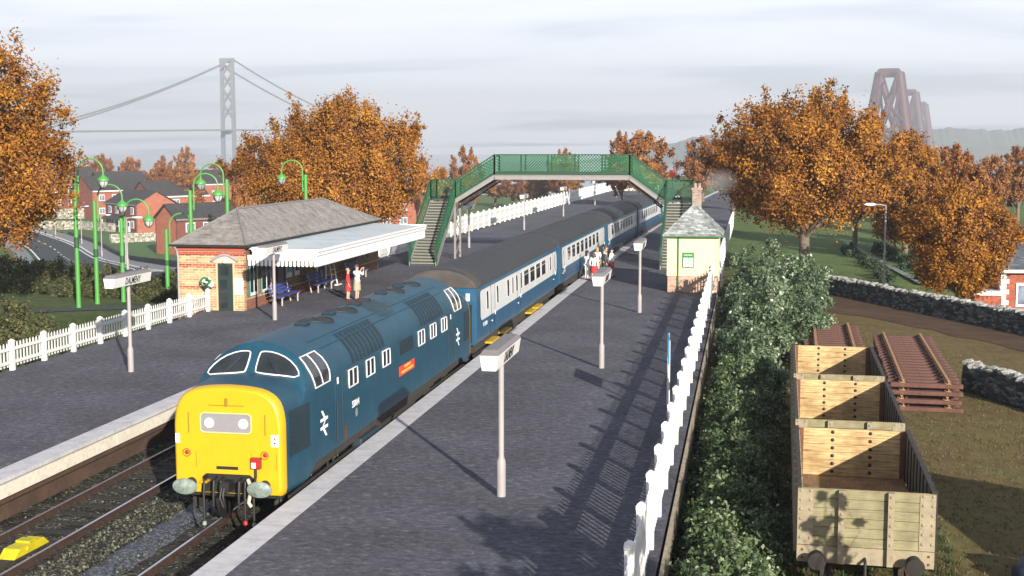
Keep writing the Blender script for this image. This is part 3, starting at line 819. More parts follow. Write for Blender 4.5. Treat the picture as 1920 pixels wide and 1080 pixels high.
for fl, y0 in ((1, 0), (-1, LLEN)):
    pf = projector(bt, 'front' if fl == 1 else 'rear')
    for s in (1, -1):
        win('windscreen', [(s*1.1,2.38),(s*1.05,2.54),(s*.78,2.77),(s*.44,2.9),(s*.16,2.92),(s*.105,2.87),(s*.11,2.52),(s*.17,2.49),(s*.7,2.44)], pf, LOCO, fr=.019, it=1)
    for s in (1, -1):
        ps_ = projector(bt, 'side+' if s == 1 else 'side-')
        Yl = lambda y: y if fl == 1 else LLEN-y
        # cab side windows following the curve of the roof
        win('cab_window', [(Yl(2.02),2.06),(Yl(3.04),2.06),(Yl(3.14),2.3),(Yl(3.1),2.6),(Yl(3.0),2.76),(Yl(1.99),2.76),(Yl(1.93),2.5)], ps_, LOCO, fr=.02, split=[((Yl(2.55),2.06),(Yl(2.45),2.77))], it=0)
        g_ = decal(subdiv([(Yl(.42),.82),(Yl(1.55),.82),(Yl(1.55),1.84),(Yl(.42),1.84)], .2), ps_, .008)
        if g_:
            go = g_.build('nose_grille', M['blue_dk'], LOCO)
            sl = MB()
            for k in range(11):
                z = .87+k*.09; p = ps_(Yl(.45), z, .012); q = ps_(Yl(1.52), z, .012)
                if p and q: sl.bar(p, q, .02, .03)
            sl.build('grille_slats', M['blue_dk'], go)
        # cab door outline and handrails
        df = MB()
        for yy in (3.42, 3.98):
            pts = [ps_(Yl(yy), z, .004) for z in (.4,.8,1.2,1.6,2.0)]
            df.tube(pts, .012, 6)
        d_ = decal(subdiv([(Yl(3.44),.4),(Yl(3.96),.4),(Yl(3.96),2.0),(Yl(3.44),2.0)], .3), ps_, .003)
        do = d_.build('cab_door', M['blue'], LOCO); df.build('door_edge', M['blue_dk'], do)
        hr = MB(); hr.tube([ps_(Yl(3.38), z, .06) for z in (.5,1.0,1.5)], .013, 6); hr.build('handrail', M['blue_dk'], LOCO)
        # double arrow
        a = MB(); k = .29
        def AR(u, v): return ps_(Yl(2.55)+(-s if fl == 1 else -s)*0+u*k*(1 if s == 1 else -1), 1.14+v*k, .01)
        for polyg in ([(-1.05,.2),(1.05,.2),(1.05,.46),(-1.05,.46)], [(-1.05,-.46),(1.05,-.46),(1.05,-.2),(-1.05,-.2)], [(-.1,.461),(.4,.461),(-.35,1.1),(-.85,1.1)], [(.1,-.461),(-.4,-.461),(.35,-1.1),(.85,-1.1)], [(.15,.199),(-.5,-.199),(-.15,-.199),(.5,.199)]):
            p3 = [AR(u*.9, v) for u, v in polyg]
            if all(p3): a.add(p3, [tuple(range(len(p3)))])
        a.build('arrow_emblem', M['white'], LOCO)
        pl = decal([(Yl(3.62)-.07,1.88),(Yl(3.62)+.07,1.88),(Yl(3.62)+.07,2.04),(Yl(3.62)-.07,2.04)], ps_, .012, 1)
        if pl: pl.build('data_panel', M['white'], LOCO)
for s in (1, -1):
    ps_ = projector(bt, 'side+' if s == 1 else 'side-')
    for y in (4.5, 6.02, 7.55, 11.45, 12.95, 15.35-.9):
        win('engine_room_window', [(y,1.62),(y+.72,1.62),(y+.72,2.05),(y,2.05)], ps_, LOCO, 'glassd', .022, [((y+.36,1.62),(y+.36,2.05))], 0)
    g_ = decal(subdiv([(9.35,1.66),(10.85,1.66),(10.85,2.06),(9.35,2.06)], .3), ps_, .008)
    go = g_.build('side_grille', M['blue_dk'], LOCO)
    sl = MB()
    for k in range(8): sl.bar(ps_(9.38, 1.69+k*.05, .012), ps_(10.82, 1.69+k*.05, .012), .015, .02)
    sl.build('grille_slats', M['blue_dk'], go)
    npb = MB(); n0 = ps_(9.25, 1.1, .012); x_ = n0.x
    npb.box(min(x_, x_+.025*s), max(x_, x_+.025*s), 9.2, 10.85, 1.08+.9, 1.36+.9)
    npo = npb.build('nameplate', M['orange'], LOCO, None, .006)
    for txt, dz, sz in (('THE DUKE OF', .17, .11), ("WELLINGTON'S REGIMENT", .04, .11)):
        letter(txt, sz, M['gold'], 'plate_lettering', (x_+.03*s, 10.02, 1.99+dz), (R(90), 0, R(90*s)), npo, .004)
    for body, yy, z, size, ym in (('55014', 5.05, 1.06, .24, 1),):
        p = ps_(yy, z, .008); letter(body, size, M['white'], 'number_lettering', (p.x, yy, z+.9), (R(90), 0, R(90*s)), LOCO, .003, .004)
    cb = decal(chaikin([(5.0,.78),(5.22,.78),(5.2,1.0),(5.02,1.0)], 1), ps_, .006, 1); cb.build('depot_crest', M['hc'], LOCO)
    # curved roof-side grilles
    for y0, y1 in ((4.95, 8.0), (11.9, 14.9)):
        sl = MB(); k = 0; n = 9
        for i in range(n):
            a0 = y0+(y1-y0)*i/n; a1 = a0+(y1-y0)/n*.62
            rows = []
            for z in (2.16, 2.26, 2.38, 2.5, 2.61, 2.71, 2.8, 2.86):
                rows.append([ps_(a0, z, .012), ps_(a1, z, .012)])
            vs = [p for r_ in rows for p in r_]
            sl.add(vs, [(2*j, 2*j+1, 2*j+3, 2*j+2) for j in range(len(rows)-1)])
        gro = sl.build('roof_grille', M['blue_dk'], LOCO)
        fr = MB()
        for z in (2.13, 2.885): fr.tube([ps_(y0-.1+(y1-y0+.1)*k/8, z, .01) for k in range(9)], .018, 6)
        fr.build('grille_frame', M['blue'], gro)
    gb = MB()
    for z in (2.1, 2.93):
        pts = [ps_(3.2+13*k/20, z, .008) for k in range(21)]
        gb.tube(pts, .014, 6)
    gb.build('gutter', M['blue'], LOCO)
    stn = MB()
    for ya, yb in ((4.05,4.35), (14.9,15.3)):
        d_ = decal(subdiv([(ya,.38),(yb,.38),(yb-.05,.72),(ya+.04,.8)], .2), ps_, .005)
        stn.v += d_.v if not stn.v else []; 
        if len(stn.f) == 0: stn.f += d_.f; stn.m += d_.m
    stn.build('rust_patch', M['stain'], LOCO)
pt = projector(bt, 'top')
for yc in (5.95, 8.05, 13.1, 15.1):
    c0 = pt(0, yc, 0); circ = [(.46*math.cos(k*.2618), yc+.5*math.sin(k*.2618)) for k in range(24)]
    fan = decal(circ, pt, .006, 4).build('roof_fan', M['fan'], LOCO)
    rm = outline(circ, pt, .004, .022); rm.build('fan_rim', M['blue_dk'], fan, 60)
    bl = MB()
    for k in range(6): bl.bar(pt(0, yc, .012), pt(.42*math.cos(k*1.047), yc+.45*math.sin(k*1.047), .012), .035, .012)
    bl.build('fan_guard', M['black'], fan)
    hb = MB(); hb.cbox((0, yc-1.02, pt(0, yc-1.02, 0).z+.02), (.34,.3,.05)); hb.build('roof_hatch', M['blue_dk'], LOCO, None, .015)
for yc in (9.3, 10.2):
    ex = MB(); c0 = pt(0, yc, 0); ex.cbox((0, yc, c0.z+.02), (.4,.3,.07)); ex.build('exhaust_port', M['fan'], LOCO, None, .02)
e_ = decal(chaikin([(-.7,8.9),(.8,8.8),(1.0,9.7),(.8,10.7),(-.7,10.6)], 2), pt, .005, 4); e_.build('exhaust_stain', mat('exhaust_soot', (.016,.04,.055), .75, .4, 2), LOCO)
rw = MB()
for x in (-.95, .95): rw.tube([pt(x, 3.4+k*1.25, .012) for k in range(11)], .014, 6)
rw.build('roof_seam', M['blue'], LOCO)
# nose furniture
def rrect(x0, z0, x1, z1, r, n=5):
    o = []
    for cx_, cz_, a0 in ((x1-r,z0+r,-90),(x1-r,z1-r,0),(x0+r,z1-r,90),(x0+r,z0+r,180)):
        o += [(cx_+r*math.cos(R(a0+90*k/n)), cz_+r*math.sin(R(a0+90*k/n))) for k in range(n+1)]
    return o
pn = projector(btn, 'front')
hc = MB(OFF); poly = rrect(-.6,1.41,.56,1.84,.09)
hc.prism([(x, -.012, z) for x, z in poly], (0, .02, 0)); hco = hc.build('headcode_panel', M['hc'], LOCO)
hf = MB(OFF); hf.tube([(x, -.016, z) for x, z in subdiv(poly, .1)], .018, 6, closed=True); hf.build('headcode_frame', mat('headcode_rim', (.5,.45,.2), .5, .05, 5), hco)
for x in (-.4, .38):
    d_ = MB(OFF); d_.lathe([(.001,-.03),(.1,-.03),(.11,-.012)], (x, 0, 1.62), 20, 'y'); d_.build('marker_light', M['pale'], hco)
def nbox(x0, x1, z0, z1, d, m, name, parent=LOCO):
    b = MB(OFF); b.box(x0, x1, -d, .02, z0, z1); return b.build(name, m, parent, None, .006)
dk = mat('nose_seam', (.25,.15,.008), .6, .1, 5)
for x in (-.88, .87):
    nbox(x-.016, x+.016, 1.38, 1.84, .008, dk, 'nose_seam')
for x in (-.72, .55, 1.12): nbox(x-.008, x+.008, .62, .98, .008, dk, 'nose_seam')
nbox(-.42,.4, 2.0, 2.02, .012, dk, 'nose_ledge'); nbox(-.02,.03, 2.0, 2.17, .05, dk, 'lamp_bracket')
nbox(-.26,.24,.6,.67,.01, M['black'], 'nose_vent')
for x in (-.93, .86):
    b = MB(OFF); b.lathe([(.001,-.03),(.025,-.03),(.045,-.015),(.05,0)], (x, 0, .95), 16, 'y'); b.build('tail_lamp', M['red'], LOCO)
    b = MB(OFF); b.tube([(x+.085*math.cos(k*.5236), -.02, .95+.085*math.sin(k*.5236)) for k in range(12)], .014, 6, closed=True); b.build('lamp_rim', dk, LOCO)
nbox(1.0,1.17,1.14,1.4,.012, M['white'], 'warning_label'); nbox(1.06,1.11,1.2,1.24,.016, M['black'], 'label_mark'); nbox(1.06,1.11,1.3,1.34,.016, M['red'], 'label_mark')
nbox(-1.19,-1.09,1.15,1.36,.01, M['white'], 'warning_label')
nbox(.56,.78,.66,.9,.1, M['red'], 'control_box'); nbox(.58,.68,.68,.8,.115, M['white'], 'box_plate')
cb = MB(OFF); cb.tube([(.66,-.06,.66),(.66,-.06,.5),(.63,-.06,.34)], .03, 8); cb.build('control_cable', M['black'], LOCO)
# buffer beam, buffers, coupling, hoses
bb = MB(OFF); bb.box(-1.15,1.15,.18,.4,-.05,.34); bb.box(-.6,.6,.1,.3,.28,.56); bb.build('buffer_beam', M['black'], LOCO, None, .01)
for x in (-.84, .85):
    b = MB(OFF); b.cyl((x,.2,.28),(x,-.28,.28),.13,.11,18); shk = b.build('buffer', M['black'], LOCO, 40)
    b = MB(OFF); b.lathe([(.001,-.04),(.14,-.03),(.27,.0),(.29,.03),(.27,.06),(.1,.08)], (x, -.38, .28), 26, 'y', .62); b.build('buffer_head', M['buffer'], shk, 40)
cp = MB(OFF); cp.box(-.09,.09,-.2,.2,.14,.36); cp.tube([(0,-.22,.24),(0,-.3,.1),(.02,-.28,-.1),(0,-.2,-.22)], .03, 8); cp.tube([(-.06,-.22,.24),(-.07,-.3,.05),(0,-.28,-.16)], .025, 8)
cp.build('coupling', M['black'], LOCO, 40)
for x, c, zb in ((-.52,'black',-.55), (-.3,'black',-.2), (.28,'black',-.22), (.42,'black',-.5), (.62,'black',-.52), (-.14,'black',-.1)):
    b = MB(OFF); b.tube([(x,.1,.4),(x+.02,-.12,.36),(x+.03,-.18,.1),(x+.02,-.15,zb)], .028, 8); h = b.build('brake_hose', M[c], LOCO, 40)
    if zb < -.45:
        b = MB(OFF); b.lathe([(.03,0),(.055,.03),(.045,.09),(.02,.12)], (x+.02,-.15,zb-.08), 10); b.build('hose_cock', M['red'] if x == .42 else M['buffer'], h)
b = MB(OFF); b.tube([(.5,-.1,.42),(.58,-.2,.34),(.6,-.24,.15),(.55,-.22,-.05),(.6,-.2,-.14)], .04, 8); b.build('heating_hose', mat('lagged_hose', (.5,.45,.35), .9, .2, 20), LOCO, 40)
nb = MB(OFF); nb.box(-.6,-.46,-.1,.1,.3,.35); nb.build('jumper_bracket', M['yellow'], LOCO)
# bogies and underframe
def bogie(parent, yc, wb, nax, dz, name='bogie', half=1.16, rad=.5):
    b = MB((0, 0, 0)); n = nax
    for s in (1, -1):
        b.box(half-.08 if s > 0 else -half, half if s > 0 else -half+.08, yc-wb/2-.75, yc+wb/2+.75, .42, .78)
        for k in range(n):
            y = yc-wb/2+wb*k/(n-1)
            b.cbox((s*(half+.03), y, .52), (.16,.42,.4)); b.cyl((s*(half+.02), y, .52), (s*(half+.13), y, .52), .11, n=12)
        for k in range(n-1):
            y = yc-wb/2+wb*(k+.5)/(n-1)
            for q in (-.12, .12): b.lathe([(.09,-.2),(.11,-.1),(.09,0),(.11,.1),(.09,.2)], (s*(half+.04), y+q, .52), 10)
        b.bar((s*half, yc-wb/2-.7, .36), (s*half, yc+wb/2+.7, .36), .05, .08)
    b.box(-.6,.6,yc-.4,yc+.4,.5,.82)
    o = b.build(name, M['under'], parent)
    for k in range(n):
        y = yc-wb/2+wb*k/(n-1); wset = MB()
        wset.cyl((-.8,y,rad),(.8,y,rad),.08,n=10)
        for s in (1, -1):
            wset.lathe([(.02,0),(rad-.1,.0),(rad-.08,.03),(rad,.03),(rad+.02,.11),(rad+.02,.13),(rad-.1,.14),(.02,.13)] if s < 0 else [(.02,0),(rad-.1,0),(rad+.02,.01),(rad+.02,.03),(rad,.1),(rad-.08,.11),(rad-.1,.14),(.02,.13)], ((-.78 if s < 0 else .66), y, rad), 22, 'x')
        wset.build('wheelset', M['black'], o, 40)
    return o
for yc in (3.55, 15.85): bogie(LOCO, yc, 4.1, 3, 0)
b = MB(); b.box(-1.15,1.15,8.0,9.1,.35,.95); b.box(-1.22,1.22,9.3,11.5,.3,1.0); b.cyl((1.0,6.4,.6),(1.0,7.8,.6),.2,n=14); b.box(-1.2,1.2,6.2,13.4,.82,.98); b.box(-1.0,1.0,.5,19,.8,.96); b.box(-1.22,1.22,1.9,17.5,.985,1.3)
b.build('fuel_tank', M['under'], LOCO, None, .02)
tk = MB(); tk.box(1.02,1.33,5.6,7.3,.55,.99); tk.build('battery_box', M['blue_dk'], LOCO, None, .06)
for y in (3.7, 15.7):
    for s in (1, -1):
        b = MB(); b.cbox((s*1.2, y, .72), (.24,.5,.03)); b.cbox((s*1.24, y, .4), (.22,.46,.03)); b.bar((s*1.1,y-.22,.4),(s*1.1,y-.22,1.0),.03,.03); b.bar((s*1.1,y+.22,.4),(s*1.1,y+.22,1.0),.03,.03)
        b.build('cab_steps', M['under'], LOCO)
# driver's side: papers on the desk behind the left windscreen
for s in (1,-1):
    q = [projector(bt,'front')(s*(.62-.3*k/4), 2.45+.32*k/4, .03) for k in range(5)]; wp = MB(); wp.tube(q, .009, 6); wp.build('wiper', M['black'], LOCO)

# ------------------------------------------------------------------ coaches
CB = [(1.31,.4),(1.37,.46),(1.4,.65),(1.41,1.0),(1.41,1.4),(1.405,1.8),(1.395,2.1),(1.375,2.35),(1.35,2.5)]
CR = [(1.38,2.5),(1.36,2.58),(1.29,2.7),(1.17,2.82),(1.0,2.93),(.78,3.03),(.53,3.11),(.27,3.155),(0,3.17)]
def coach(label, wins, doors, first=False, n=0):
    Lc = 20.6
    t = thing('passenger_coach', (0, 0, -.9), label, 'railway coach', 'blue and grey coaches of the train')
    def full(h): return half_to_full(h)
    b = MB(OFF)
    prof = CB+[(1.2,2.52)]; ring = prof + [(-x, z) for x, z in reversed(prof)]
    b.loft([[(x, y, z) for x, z in ring] for y in (0,.02,Lc-.02,Lc)], True, True, True)
    o = b.build('body', M['c_blue'], t, 40)
    rb = MB(OFF); rr_ = half_to_full(CR)
    secs = []
    for y, k in ((0,.93),(.12,.985),(.4,1),(Lc-.4,1),(Lc-.12,.985),(Lc,.93)):
        secs.append([(x, y, 2.5+(z-2.5)*(k if 0 < y < Lc else k)) for x, z in rr_])
    rb.loft(secs, True, True, True)
    ro = rb.build('roof', M['c_roof'], t, 40)
    vb = MB(OFF)
    for y in axis((1.5, Lc-1.5, 2.2)):
        for x in (-.35, .35): vb.lathe([(.08,-.03),(.08,.02),(.05,.03)], (x, y, 3.12), 8)
    vb.build('roof_vents', M['c_roof'], ro, 40)
    for s in (1, -1):
        X = lambda z: s*(interp([(z_, x_) for x_, z_ in CB], z))
        def panel(y0, y1, z0, z1, d, name, m, parent, rad=0):
            zz = [z0+(z1-z0)*k/4 for k in range(5)]
            mb = MB(OFF)
            poly = subdiv(chaikin([(y0,z0),(y1,z0),(y1,z1),(y0,z1)], 0), .5) if not rad else [(y0+rad,z0),(y1-rad,z0),(y1-rad*.3,z0+rad*.3),(y1,z0+rad),(y1,z1-rad),(y1-rad*.3,z1-rad*.3),(y1-rad,z1),(y0+rad,z1),(y0+rad*.3,z1-rad*.3),(y0,z1-rad),(y0,z0+rad),(y0+rad*.3,z0+rad*.3)]
            mb.prism([(X(z)+s*d, y, z) for y, z in poly], (-s*.03, 0, 0))
            return mb.build(name, m, parent)
        # pale window band in three slices following the tumblehome
        zs = [1.22, 1.55, 1.9, 2.33]
        mb = MB(OFF)
        ys_ = [.62,.7,.9,Lc-.9,Lc-.7,Lc-.62]
        zlo = [1.42,1.28,1.22,1.22,1.28,1.42]; zhi = [2.15,2.28,2.33,2.33,2.28,2.15]
        rows = []
        for y, a, c in zip(ys_, zlo, zhi):
            rows.append([(X(a+(c-a)*k/5)+s*.008, y, a+(c-a)*k/5) for k in range(6)])
        mb.loft(rows, False, flip=(s < 0)); wb_ = mb.build('window_band', M['c_grey'], t, 60)
        for (y0, y1, gl) in wins:
            z0, z1 = (1.52, 2.2)
            mb = MB(OFF); rows = [[(X(z)+s*.014, y, z) for z in (z0, z0+.25, z1-.2, z1)] for y in (y0, y1)]
            mb.loft(rows, False, flip=(s < 0)); wo = mb.build('window', M['glassd'] if gl == 1 else M['hc'], t)
            fb = MB(OFF)
            for y in (y0, y1): fb.tube([(X(z)+s*.014, y, z) for z in (z0, (z0+z1)/2, z1)], .009, 4)
            for z in (z0, z1): fb.bar((X(z)+s*.016, y0, z), (X(z)+s*.016, y1, z), .016, .02)
            if y1-y0 > .7: fb.bar((X(2.02)+s*.014, y0, 2.02), (X(2.02)+s*.014, y1, 2.02), .02, .02)
            fb.build('window_frame', M['c_grey'], wo)
        for y in doors:
            mb = MB(OFF)
            for yy in (y-.36, y+.36): mb.tube([(X(z)+s*.009, yy, z) for z in (.5,.9,1.4,1.9,2.33)], .011, 4)
            d_ = mb.build('door_edge', M['blue_dk'], t)
            mb = MB(OFF); mb.bar((X(1.25)+s*.04, y+.28, 1.15), (X(1.25)+s*.04, y+.28, 1.32), .03, .03); mb.bar((X(.9)+s*.03, y-.26, .95), (X(.9)+s*.03, y-.26, 1.0), .05, .04); mb.build('door_handle', M['alu'], d_)
        mb = MB(OFF); mb.bar((s*1.39,.1,2.48),(s*1.39,Lc-.1,2.48),.05,.05); mb.build('gutter', M['c_blue'], t)
        if first:
            for y in (2.6, 5.3, 10.2+1.5, 13.6):
                mb = MB(OFF); mb.cbox((s*1.38, y+.4, .18), (.3, 1.5, .07)); mb.build('step_board', M['yellow'], t)
        letter('M 35182' if first else 'M 5%03d' % (214+n*37), .22, M['white'], 'number_lettering', (s*1.415, 1.5, .95+.9), (R(90), 0, R(90*s)), t, .002)
    for ye, dr in ((0, -1), (Lc, 1)):
        mb = MB(OFF); mb.box(-.5,.5,min(ye, ye+dr*.32),max(ye, ye+dr*.32),.25,2.4); mb.build('gangway', M['black'], t, None, .03)
        for x in (-.87, .87): mb = MB(OFF); mb.cyl((x, ye, .16), (x, ye+dr*.34, .16), .07, n=10); mb.lathe([(.02,0),(.2,0),(.2,.03),(.02,.04)], (x, ye+dr*.34, .16), 14, 'y'); mb.build('buffer', M['black'], t)
        if first and dr < 0:
            for xx in (-1.12, 1.0): mb = MB(OFF); mb.box(xx,xx+.14,-.03,0,2.03,2.3); mb.build('data_panel', M['white'], t)
            for xx in (-1.2, 1.2): mb = MB(OFF); mb.bar((xx,-.04,.5),(xx,-.04,1.9),.06,.05); mb.build('end_pipe', M['black'], t)
            dm = MB(OFF); dm.loft([[(x*k2, yy, 2.51+(z-2.5)*k1) for x, z in rr_] for yy, k1, k2 in ((-.05,.86,.96),(.0,.95,1.0),(.9,1.012,1.003))], True, True, False); dm.build('roof_end', M['c_dome'], ro, 40)
    u = MB(); u.box(-1.25,1.25,.2,Lc-.2,.98,1.32); u.box(.5,1.25,7.2,9.4,.5,1.0); u.box(-1.25,-.5,8.2,10.4,.5,1.0); u.box(.6,1.2,11.2,12.4,.55,1.0)
    for s in (1,-1):
        u.bar((s*1.0,5.2,.98),(s*1.0,8.5,.45),.05,.06); u.bar((s*1.0,8.5,.45),(s*1.0,12.2,.45),.05,.06); u.bar((s*1.0,12.2,.45),(s*1.0,15.4,.98),.05,.06)
    u.build('underframe', M['under'], t)
    for yc in (3.1, Lc-3.1): bogie(t, yc, 2.6, 2, 0, half=1.1, rad=.46)
    return t
w1 = [(1.75,2.15,1),(3.75,4.15,1),(6.0,6.5,1),(7.05,7.55,0),(8.05,8.5,1),(9.2,9.6,1),(10.05,11.35,1),(11.7,13.0,1),(13.35,14.65,1),(15.0,16.3,1),(16.9,17.25,0),(18.6,19.0,1),(19.4,19.75,0)]
w1 = w1[:11]+[(17.6,18.1,1),(18.9,19.35,0)]
def std(n): return [(.95,1.3,1)]+[(2.5+i*1.83, 2.5+i*1.83+1.32, 1) for i in range(8)]+[(17.6,18.0,0),(19.3,19.65,1)]
cs = [coach('front coach with few narrow windows and yellow step boards, behind the locomotive', w1, (3.0,8.8,19.1), True)]
proto = coach('second coach of the train, beside the group of waiting people', std(1), (1.1,19.45), False, 1); cs.append(proto)
for lab in ('third coach of the train, passing under the green footbridge', 'fourth coach of the train, emerging beyond the green footbridge', 'last coach, farthest of the train beyond the footbridge'):
    cs.append(copy_tree(proto, label=lab))
y = 45.62
for c in cs:
    ya, yb = y, y+20.6; xa, xb = -10.95+curve(ya), -10.95+curve(yb)
    c.location = (xa, ya, -.9); c.rotation_euler = (0, 0, -math.atan2(xb-xa, yb-ya)); y += 21.35
# ------------------------------------------------------------------ station building
ST = thing('station_building', (-23.0, 56.8, 0), 'banded brick station building with hipped slate roof behind the left platform', 'station building')
BX, BL = -3.3, 22.3      # local: x from BX..0, y 0..BL
b = MB(); b.box(BX, 0, 0, .3, -1.2, 3.0); fw = b
fw.build('front_wall', M['st_brick'], ST)
b = MB(); b.box(-.3, 0, .302, BL, -1.2, 3.0); b.build('platform_wall', M['st_side'], ST)
b = MB(); b.box(BX, BX+.3, .302, BL, -1.2, 3.0); b.box(BX+.302, -.302, BL-.3, BL, -1.2, 3.0); b.build('rear_wall', M['st_side'], ST)
b = MB(); b.box(BX-.06, .06, -.06, -.002, 2.8, 2.98); b.box(BX-.09, .0, -.1, -.062, 2.93, 3.0); b.box(BX-.03,.03,-.03,-.001,2.62,2.72); b.build('eaves_moulding', mat('terracotta_red', (.36,.075,.04), .7, .15, 4), ST)
rf = MB(); e = .22; ze = 3.08; zr = 4.62; xm = BX/2
P4 = [(BX-e,-e,ze),(e,-e,ze),(e,BL+e,ze),(BX-e,BL+e,ze),(xm,3.4,zr),(xm,BL-5.6,zr)]
rf.add(P4+[(x,y,z-.09) for x,y,z in P4[:4]], [(0,1,4),(1,2,5,4),(2,3,5),(3,0,4,5),(0,6,7,1),(1,7,8,2),(2,8,9,3),(3,9,6,0),(6,9,8,7)])
ro = rf.build('roof', M['slate'], ST)
b = MB(); b.tube([P4[4],P4[5]], .07, 8)
for a, c in ((0,4),(1,4),(2,5),(3,5)): b.tube([P4[a],P4[c]], .05, 6)
b.build('ridge_tiles', M['lamp_top'], ro)
b = MB(); b.bar((BX-e-.04,-e-.05,ze-.03),(e+.04,-e-.05,ze-.03),.1,.1); b.bar((e+.05,-e,ze-.03),(e+.05,BL+e,ze-.03),.1,.1); b.build('gutter', M['black'], ro)
b = MB(); b.tube([(BX+.02,-.27,3.0),(BX+.06,-.1,2.75),(BX+.1,-.1,2.5),(BX+.1,-.1,0)], .045, 8); b.build('downpipe', mat('downpipe_grey', (.3,.29,.29), .6, .1, 4), ST)
# front door with arched head
dx0, dx1 = -1.27, -.52
b = MB(); b.box(dx0, dx1, -.012, .02, 0, 2.2); dro = b.build('door', M['door'], ST)
b = MB(); b.box(dx0+.1, dx1-.22, -.022, -.013, 1.65, 2.1); b.box(dx0+.1, dx1-.3, -.022, -.013, .1, 1.45); b.build('door_glass', M['glass'], dro)
b = MB(); b.box(dx0-.09, dx0, -.05, .02, 0, 2.24); b.box(dx1, dx1+.09, -.05, .02, 0, 2.24)
b.build('door_jamb', mat('stone_jamb', (.5,.36,.22), .8, .15, 3), ST)
arc = [(dx0-.28+ (dx1-dx0+.56)*k/12, 0, 2.32+.28*math.sin(math.pi*k/12)) for k in range(13)]
b = MB(); b.prism([(x,-.07,z) for x,_,z in arc]+[(dx1+.12,-.07,2.24),(dx0-.12,-.07,2.24)], (0,.08,0)); b.build('door_arch', mat('stone_arch', (.48,.38,.3), .8, .12, 3), ST)
b = MB(); b.tube([(x,-.1,z+.02) for x,_,z in arc], .06, 8); b.build('arch_hood', mat('hood_mould', (.3,.24,.27), .7, .1, 3), ST)
b = MB(); b.box(-.93,-.73,-.2,-.07,2.36,2.52); b.lathe([(.1,0),(.1,.1),(.02,.14)], (-.83,-.17,2.26), 10); b.build('door_lamp', M['pale'], ST)
NB = MB(); NB.box(-.425,-.03,-.06,-.004,.76,1.55); nbd = NB.build('notice_board', M['paper'], ST)
tag(nbd, 'white notice panel beside the door')
# wall features under the canopy (x = wall face)
def wpan(y0, y1, z0, z1, m, name, d=.03, parent=ST):
    b = MB(); b.box(.001, d, y0, y1, z0, z1); return b.build(name, m, parent)
for (y0, y1) in ((.75,1.55),(2.25,3.35)):
    fr = wpan(y0-.12, y1+.12, .62, 2.3, M['white'], 'window', .03)
    wpan(y0, y1, .78, 2.2, M['glassd'], 'pane', .042, fr)
    for yy in ((y0+y1)/2,): wpan(yy-.03, yy+.03, .78, 2.2, M['white'], 'glazing_bar', .055, fr)
    wpan(y0-.12, y0-.05, .62, 2.3, M['teal'], 'window_trim', .06, fr)
dg = wpan(4.35, 5.25, 0, 2.15, M['doorgrey'], 'grey_door', .03); tag(dg, 'grey door'); wpan(4.25,4.35,0,2.25,M['black'],'door_frame',.05,dg); wpan(5.25,5.35,0,2.25,M['black'],'door_frame',.05,dg)
for (y0, y1) in ((5.65,6.45),(6.9,7.6)):
    p_ = wpan(y0, y1, 1.0, 1.9, M['white'], 'poster_board', .03); wpan(y0+.06, y1-.06, 1.25, 1.86, M['teal'] if y0 < 6 else M['black'], 'poster', .036, p_)
dk_ = wpan(10.45, 11.75, 0, 2.2, M['door'], 'platform_door', .03); tag(dk_, 'dark platform door with white frame')
for a in (10.3, 11.75): wpan(a, a+.15, 0, 2.3, M['white'], 'door_frame', .07, dk_)
for k in range(4): wpan(12.3+k*1.05, 13.0+k*1.05, 1.45, 1.8, M['paper'], 'notice', .03)
dd = wpan(16.5, 17.5, 0, 2.2, M['door'], 'platform_door', .03); wpan(17.5,17.6,0,2.3,M['black'],'door_frame',.05,dd)
wpan(19.0, 20.2, .9, 2.1, M['glassd'], 'window', .03)
b = MB(); b.box(.001,.06,BL-.14,BL-.02,0,2.6); b.build('corner_post', M['post'], ST)
# flower basket on the front wall
fl = thing('flower_basket', (-24.78, 56.66, 1.15), 'round white-flowered planter hung on the brick front wall', 'hanging basket')
b = MB(); b.lathe([(.05,-.22),(.16,-.16),(.24,-.02),(.25,0),(.2,.0)], (0,-.0,0), 14); b.build('pot', M['kerbdark'], fl)
rb = random.Random(4); b = MB(); c = MB()
for k in range(70):
    a = rb.uniform(0,6.28); el = rb.uniform(-.5,1.4); r_ = rb.uniform(.2,.32)
    p = Vector((math.cos(a)*math.cos(el)*r_*1.15, math.sin(a)*math.cos(el)*r_*.6-.12, .1+math.sin(el)*r_))
    (b if k % 3 else c).ell(p, (.055,.045,.05), 6, 4, .5, rb)
b.build('leaves', M['hutg'], fl); c.build('blossom', M['white'], fl)
# canopy
CX = 3.4; C0, C1 = .45, 20.9
cn = MB(); cn.add([(.05,C0,2.98),(CX,C0,2.82),(CX,C1,2.82),(.05,C1,2.98),(.05,C0,2.86),(CX,C0,2.7),(CX,C1,2.7),(.05,C1,2.86)], [(0,1,2,3),(7,6,5,4),(0,4,5,1),(1,5,6,2),(2,6,7,3),(3,7,4,0)])
can = cn.build('canopy_roof', M['canopy'], ST)
b = MB()
b.box(.32,CX+.1,C0-.1,C0-.002,2.62,2.86); b.box(CX+.002,CX+.1,C0,C1,2.62,2.86); b.box(.05,CX+.1,C1+.002,C1+.1,2.62,2.9)
b.box(.3,CX+.17,C0-.17,C0-.102,2.78,2.9); b.box(CX+.102,CX+.17,C0-.1,C1+.1,2.78,2.9)
b.box(.31,CX+.13,C0-.13,C0-.103,2.6,2.68); b.box(CX+.103,CX+.13,C0-.1,C1+.1,2.6,2.68)
b.build('fascia', M['canopyw'], can)
b = MB()
